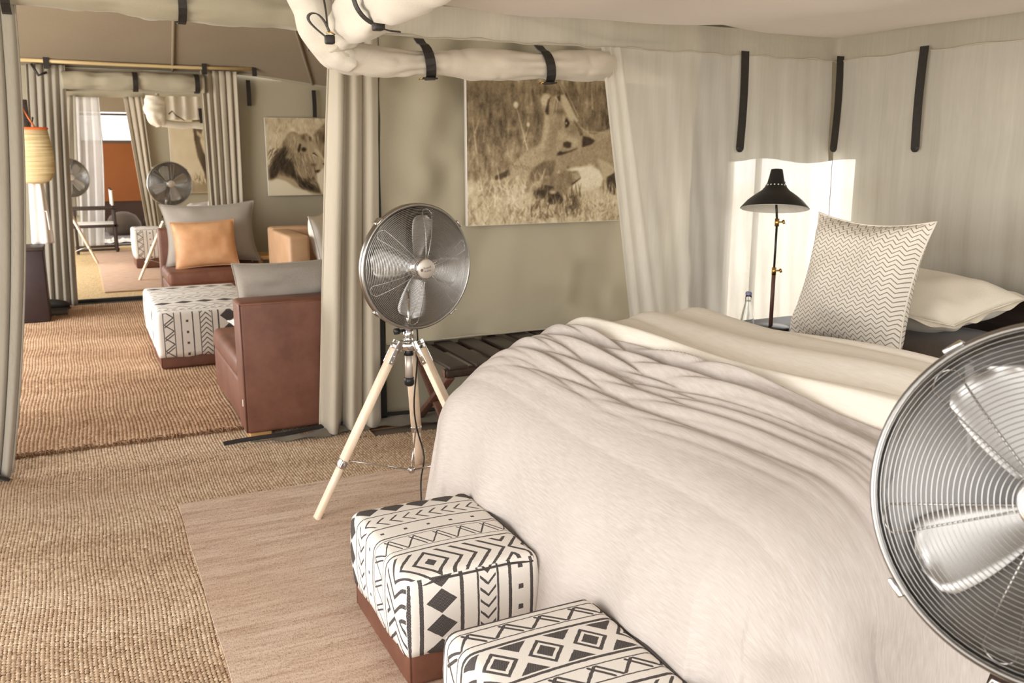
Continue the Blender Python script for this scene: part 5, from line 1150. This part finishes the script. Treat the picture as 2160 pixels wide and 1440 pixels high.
# male lion in profile
P = Paint(245, 820, 740, 1235, 250, 215)
P.A[:] = .74 + .06 * P.tex(25, 25) + .04 * P.tex(6, 12); P.grass(160, (245, 820), (820, 1100), (30, 100), (.55, .95), 3, .5)
P.tr = (225, 720, .375)
P.poly([(960, 340), (1050, 250), (1200, 130), (1350, 100), (1600, 150), (1700, 1450), (1150, 1450), (1180, 800), (1030, 560)], .44, 18, .10); P.ell(1190, 400, 60, 75, .2, .5)
P.poly([(40, 1110), (230, 1080), (450, 1080), (700, 1270), (960, 1400), (40, 1400)], .92, 14); P.poly([(230, 1010), (480, 1060), (720, 1290), (560, 1240), (400, 1130), (230, 1080)], .62, 14)
P.poly([(80, 1110), (80, 900), (200, 700), (400, 420), (500, 300), (580, 280), (700, 330), (840, 310), (960, 400), (1030, 560), (1000, 900), (980, 1050), (1080, 1250), (1070, 1360), (940, 1340), (700, 1270), (520, 1090), (240, 1010)], .48, 16, .10)
P.poly([(85, 920), (230, 690), (450, 480), (480, 620), (400, 740), (540, 790), (600, 1000), (900, 1200), (1060, 1345), (900, 1310), (700, 1235), (560, 1090), (420, 1010), (270, 940), (220, 1060), (85, 1110)], .10, 26, .05)
P.poly([(480, 340), (560, 290), (680, 350), (720, 450), (640, 560), (640, 680), (500, 620), (460, 450)], .62, 26, .06); P.poly([(830, 440), (960, 450), (1020, 560), (1040, 640), (1180, 790), (1175, 845), (1110, 860), (1160, 900), (1090, 970), (980, 990), (880, 860), (840, 700), (780, 660)], .62, 14, .03)
for i in range(240):
    x = P.r.uniform(560, 960); y = P.r.uniform(640, 1000); l = P.r.uniform(60, 200); P.stroke(x, y, x + l * P.r.uniform(.1, .5), y + l, 7, P.r.uniform(.25, .82), .5)
for i in range(120):
    x = P.r.uniform(420, 700); y = P.r.uniform(330, 620); l = P.r.uniform(40, 140); P.stroke(x, y, x - l * P.r.uniform(.1, .6), y + l, 7, P.r.uniform(.35, .75), .4)
for i in range(110):
    x = P.r.uniform(130, 520); y = P.r.uniform(560, 950); l = P.r.uniform(50, 150); P.stroke(x, y, x - l * .5, y + l * .7, 8, P.r.uniform(.06, .3), .5)
for i in range(60):
    x = P.r.uniform(620, 980); y = P.r.uniform(1050, 1250); l = P.r.uniform(50, 120); P.stroke(x, y, x + l * .7, y + l * .6, 8, P.r.uniform(.06, .35), .5)
P.ell(745, 545, 95, 115, .58, .25); P.poly([(640, 590), (690, 480), (722, 500), (690, 610), (660, 645)], .12, 8); P.ell(765, 585, 46, 36, .07, .5)
P.poly([(925, 655), (960, 635), (1035, 712), (980, 695)], .08, 6); P.stroke(950, 675, 1020, 718, 9, .86); P.stroke(1000, 600, 1165, 790, 26, .74, .9); P.poly([(1115, 828), (1185, 828), (1155, 865)], .08, 6); P.ell(935, 850, 55, 28, .34, .6); P.ell(1030, 965, 62, 26, .10, .5); P.poly([(1000, 1010), (1150, 885), (1135, 1060), (1200, 1180), (1190, 1380), (1080, 1340), (1000, 1150)], .92, 16)
P.tr = (0, 0, 1)
print_object('lion_print', 'sepia canvas print of a maned lion on the lounge back wall', P, (1.79, 2.62), 9.42, (1.005, 1.79), .03)
# giraffe
P = Paint(0, 100, 0, 140, 110, 150)
P.A[:] = .80 + .02 * P.tex(10, 10)
P.poly([(52, 0), (76, 0), (74, 16), (66, 40), (72, 62), (86, 84), (100, 100), (100, 140), (78, 140), (70, 100), (58, 70), (54, 40)], .24, 1.5, .14); P.poly([(60, 20), (78, 34), (74, 40), (60, 28)], .7, 1.2); P.ell(62, 10, 5, 6, .7, .4); P.grass(50, (40, 100), (110, 140), (5, 20), (.2, .5), 1, .6); P.poly([(40, 122), (100, 122), (100, 140), (40, 140)], .55, 2, .05)
print_object('giraffe_print', 'tall pale giraffe canvas print on the far bedroom wall', P, (1.40, 2.10), 15.18, (.80, 1.95), .03)

# ------------------------------------------------------------------ far bedroom furniture
fb = empty('bed', (2.05, 12.4, 0), 'distant bed with pale rumpled cover behind the grey cushion', 'bed')
m = MB(); m.box((0, 0, .3), (1.6, 1.8, .5), bev=.05); m.build('mattress', DARKCUSH, fb)
xs = np.linspace(-.92, .7, 40); ys = np.linspace(-.97, .97, 40); Hh = heights(40, 40, 81, 9)
V = []
for j, b in enumerate(ys):
    for i, a in enumerate(xs):
        d = max(0, -a - .62) * 1.0 + max(0, abs(b) - .72); V.append((a * (1 - .0), b, .74 - 1.6 * d ** 1.4 + Hh[j, i] * .02))
mesh_np('bed_cover', np.array(V), grid_faces(40, 40), LINEN_THROW.m, fb)
for k, (yy, lab) in enumerate(((12.0, 'nearer striped pillow heaped on the distant bed'), (12.4, 'further striped pillow heaped on the distant bed'))):
    o = cushion('far_pillow', lab, 'pillow', (1.72 + .1 * k, yy + .2, .93), .5, .42, .2, CHEV.m if k == 0 else GREYCUSH, (0, 0, 0), 20 + k); orient(o, (.3, -1, 0), (.5, 0, 1))
n2 = empty('mosquito_net', (1.5, 12.0, 1.9), 'distant rolled white mosquito net above the far bed', 'mosquito net')
def n2put(o): o.parent = n2; o.location = (-1.5, -12.0, -1.9); return o
n2put(lumpy_roll([(1.0, 12.1, 2.12), (.99, 12.1, 2.0), (1.0, 12.1, 1.86), (1.04, 12.12, 1.78)], [.11, .14, .13, .08], [.3], WHITE_LINEN, 'bunched_corner', None, 31, m=50, pinch=.1))
n2put(lumpy_roll([(1.05, 12.1, 1.80), (1.3, 12.12, 1.77), (1.9, 12.12, 1.78)], .045, [.35], WHITE_LINEN, 'rolled_side', None, 32, m=50))
us = np.linspace(1.10, 2.1, 70); V = [(a, 12.0 + .025 * math.sin(a * 46) * (1 - .3 * t), 2.12 - .28 * t) for t in np.linspace(0, 1, 8) for a in us]
n2put(mesh_np('valance', np.array(V), grid_faces(70, 8), WHITE_LINEN))
m = MB(); m.ribbon([(1.12, 11.93, 1.90), (1.16, 11.92, 1.94), (1.20, 11.93, 1.89), (1.3, 11.95, 1.83)], (0, 1, .3), .04, .006); n2put(m.build('strap', STRAP))
m = MB(); m.tube([(1.02, 12.1, 2.1), (1.02, 12.1, 2.9)], .02, 8); n2put(m.build('hanging_cord', WHITE_LINEN))
m = MB(); m.ribbon([(1.50, 11.94, 1.98), (1.51, 11.93, 1.80)], (1, 0, 0), .06, .008); n2put(m.build('strap', STRAP))
# folding director's chair
dc = empty('folding_chair', (.22, 14.4, 0), 'dark wooden folding chair with white canvas back in the far doorway', 'chair')
def db(c, d, nm, mat=DARKWOOD): m = MB(); m.box(c, d, bev=.006); return m.build(nm, mat, dc)
for (a, b) in ((-.26, -.24), (.26, -.24), (-.26, .24), (.26, .24)): db((a, b, .32), (.04, .045, .64), 'leg')
for b in (-.24, .24): db((0, b, .645), (.62, .055, .03), 'armrest'); db((0, b, .40), (.60, .045, .045), 'side_rail'); db((0, b, .06), (.58, .04, .035), 'stretcher')
db((0, 0, .425), (.52, .50, .02), 'seat', WHITECUSH)
for b in (-.24, .24): db((.24, b, .78), (.03, .035, .30), 'back_post')
m = MB(); m.box((.245, 0, .80), (.035, .54, .22), bev=.012); m.build('canvas_back', WHITECUSH, dc)
for (x, y, sx, lab) in ((.72, 17.2, .30, 'slumped dark sack by the brown end wall'), (1.30, 17.3, .26, 'second slumped sack, right of the first by the brown end wall')):
    r0 = empty('canvas_sack', (x, y, .01), lab, 'sack'); m = MB(); m.lathe([(0, 0), (sx * .8, 0), (sx, .08), (sx * .95, .22), (sx * .7, .34), (sx * .3, .40), (0, .41)], Matrix.Diagonal((1, .7, 1, 1)), 24); m.build('body', DARKCUSH, r0)
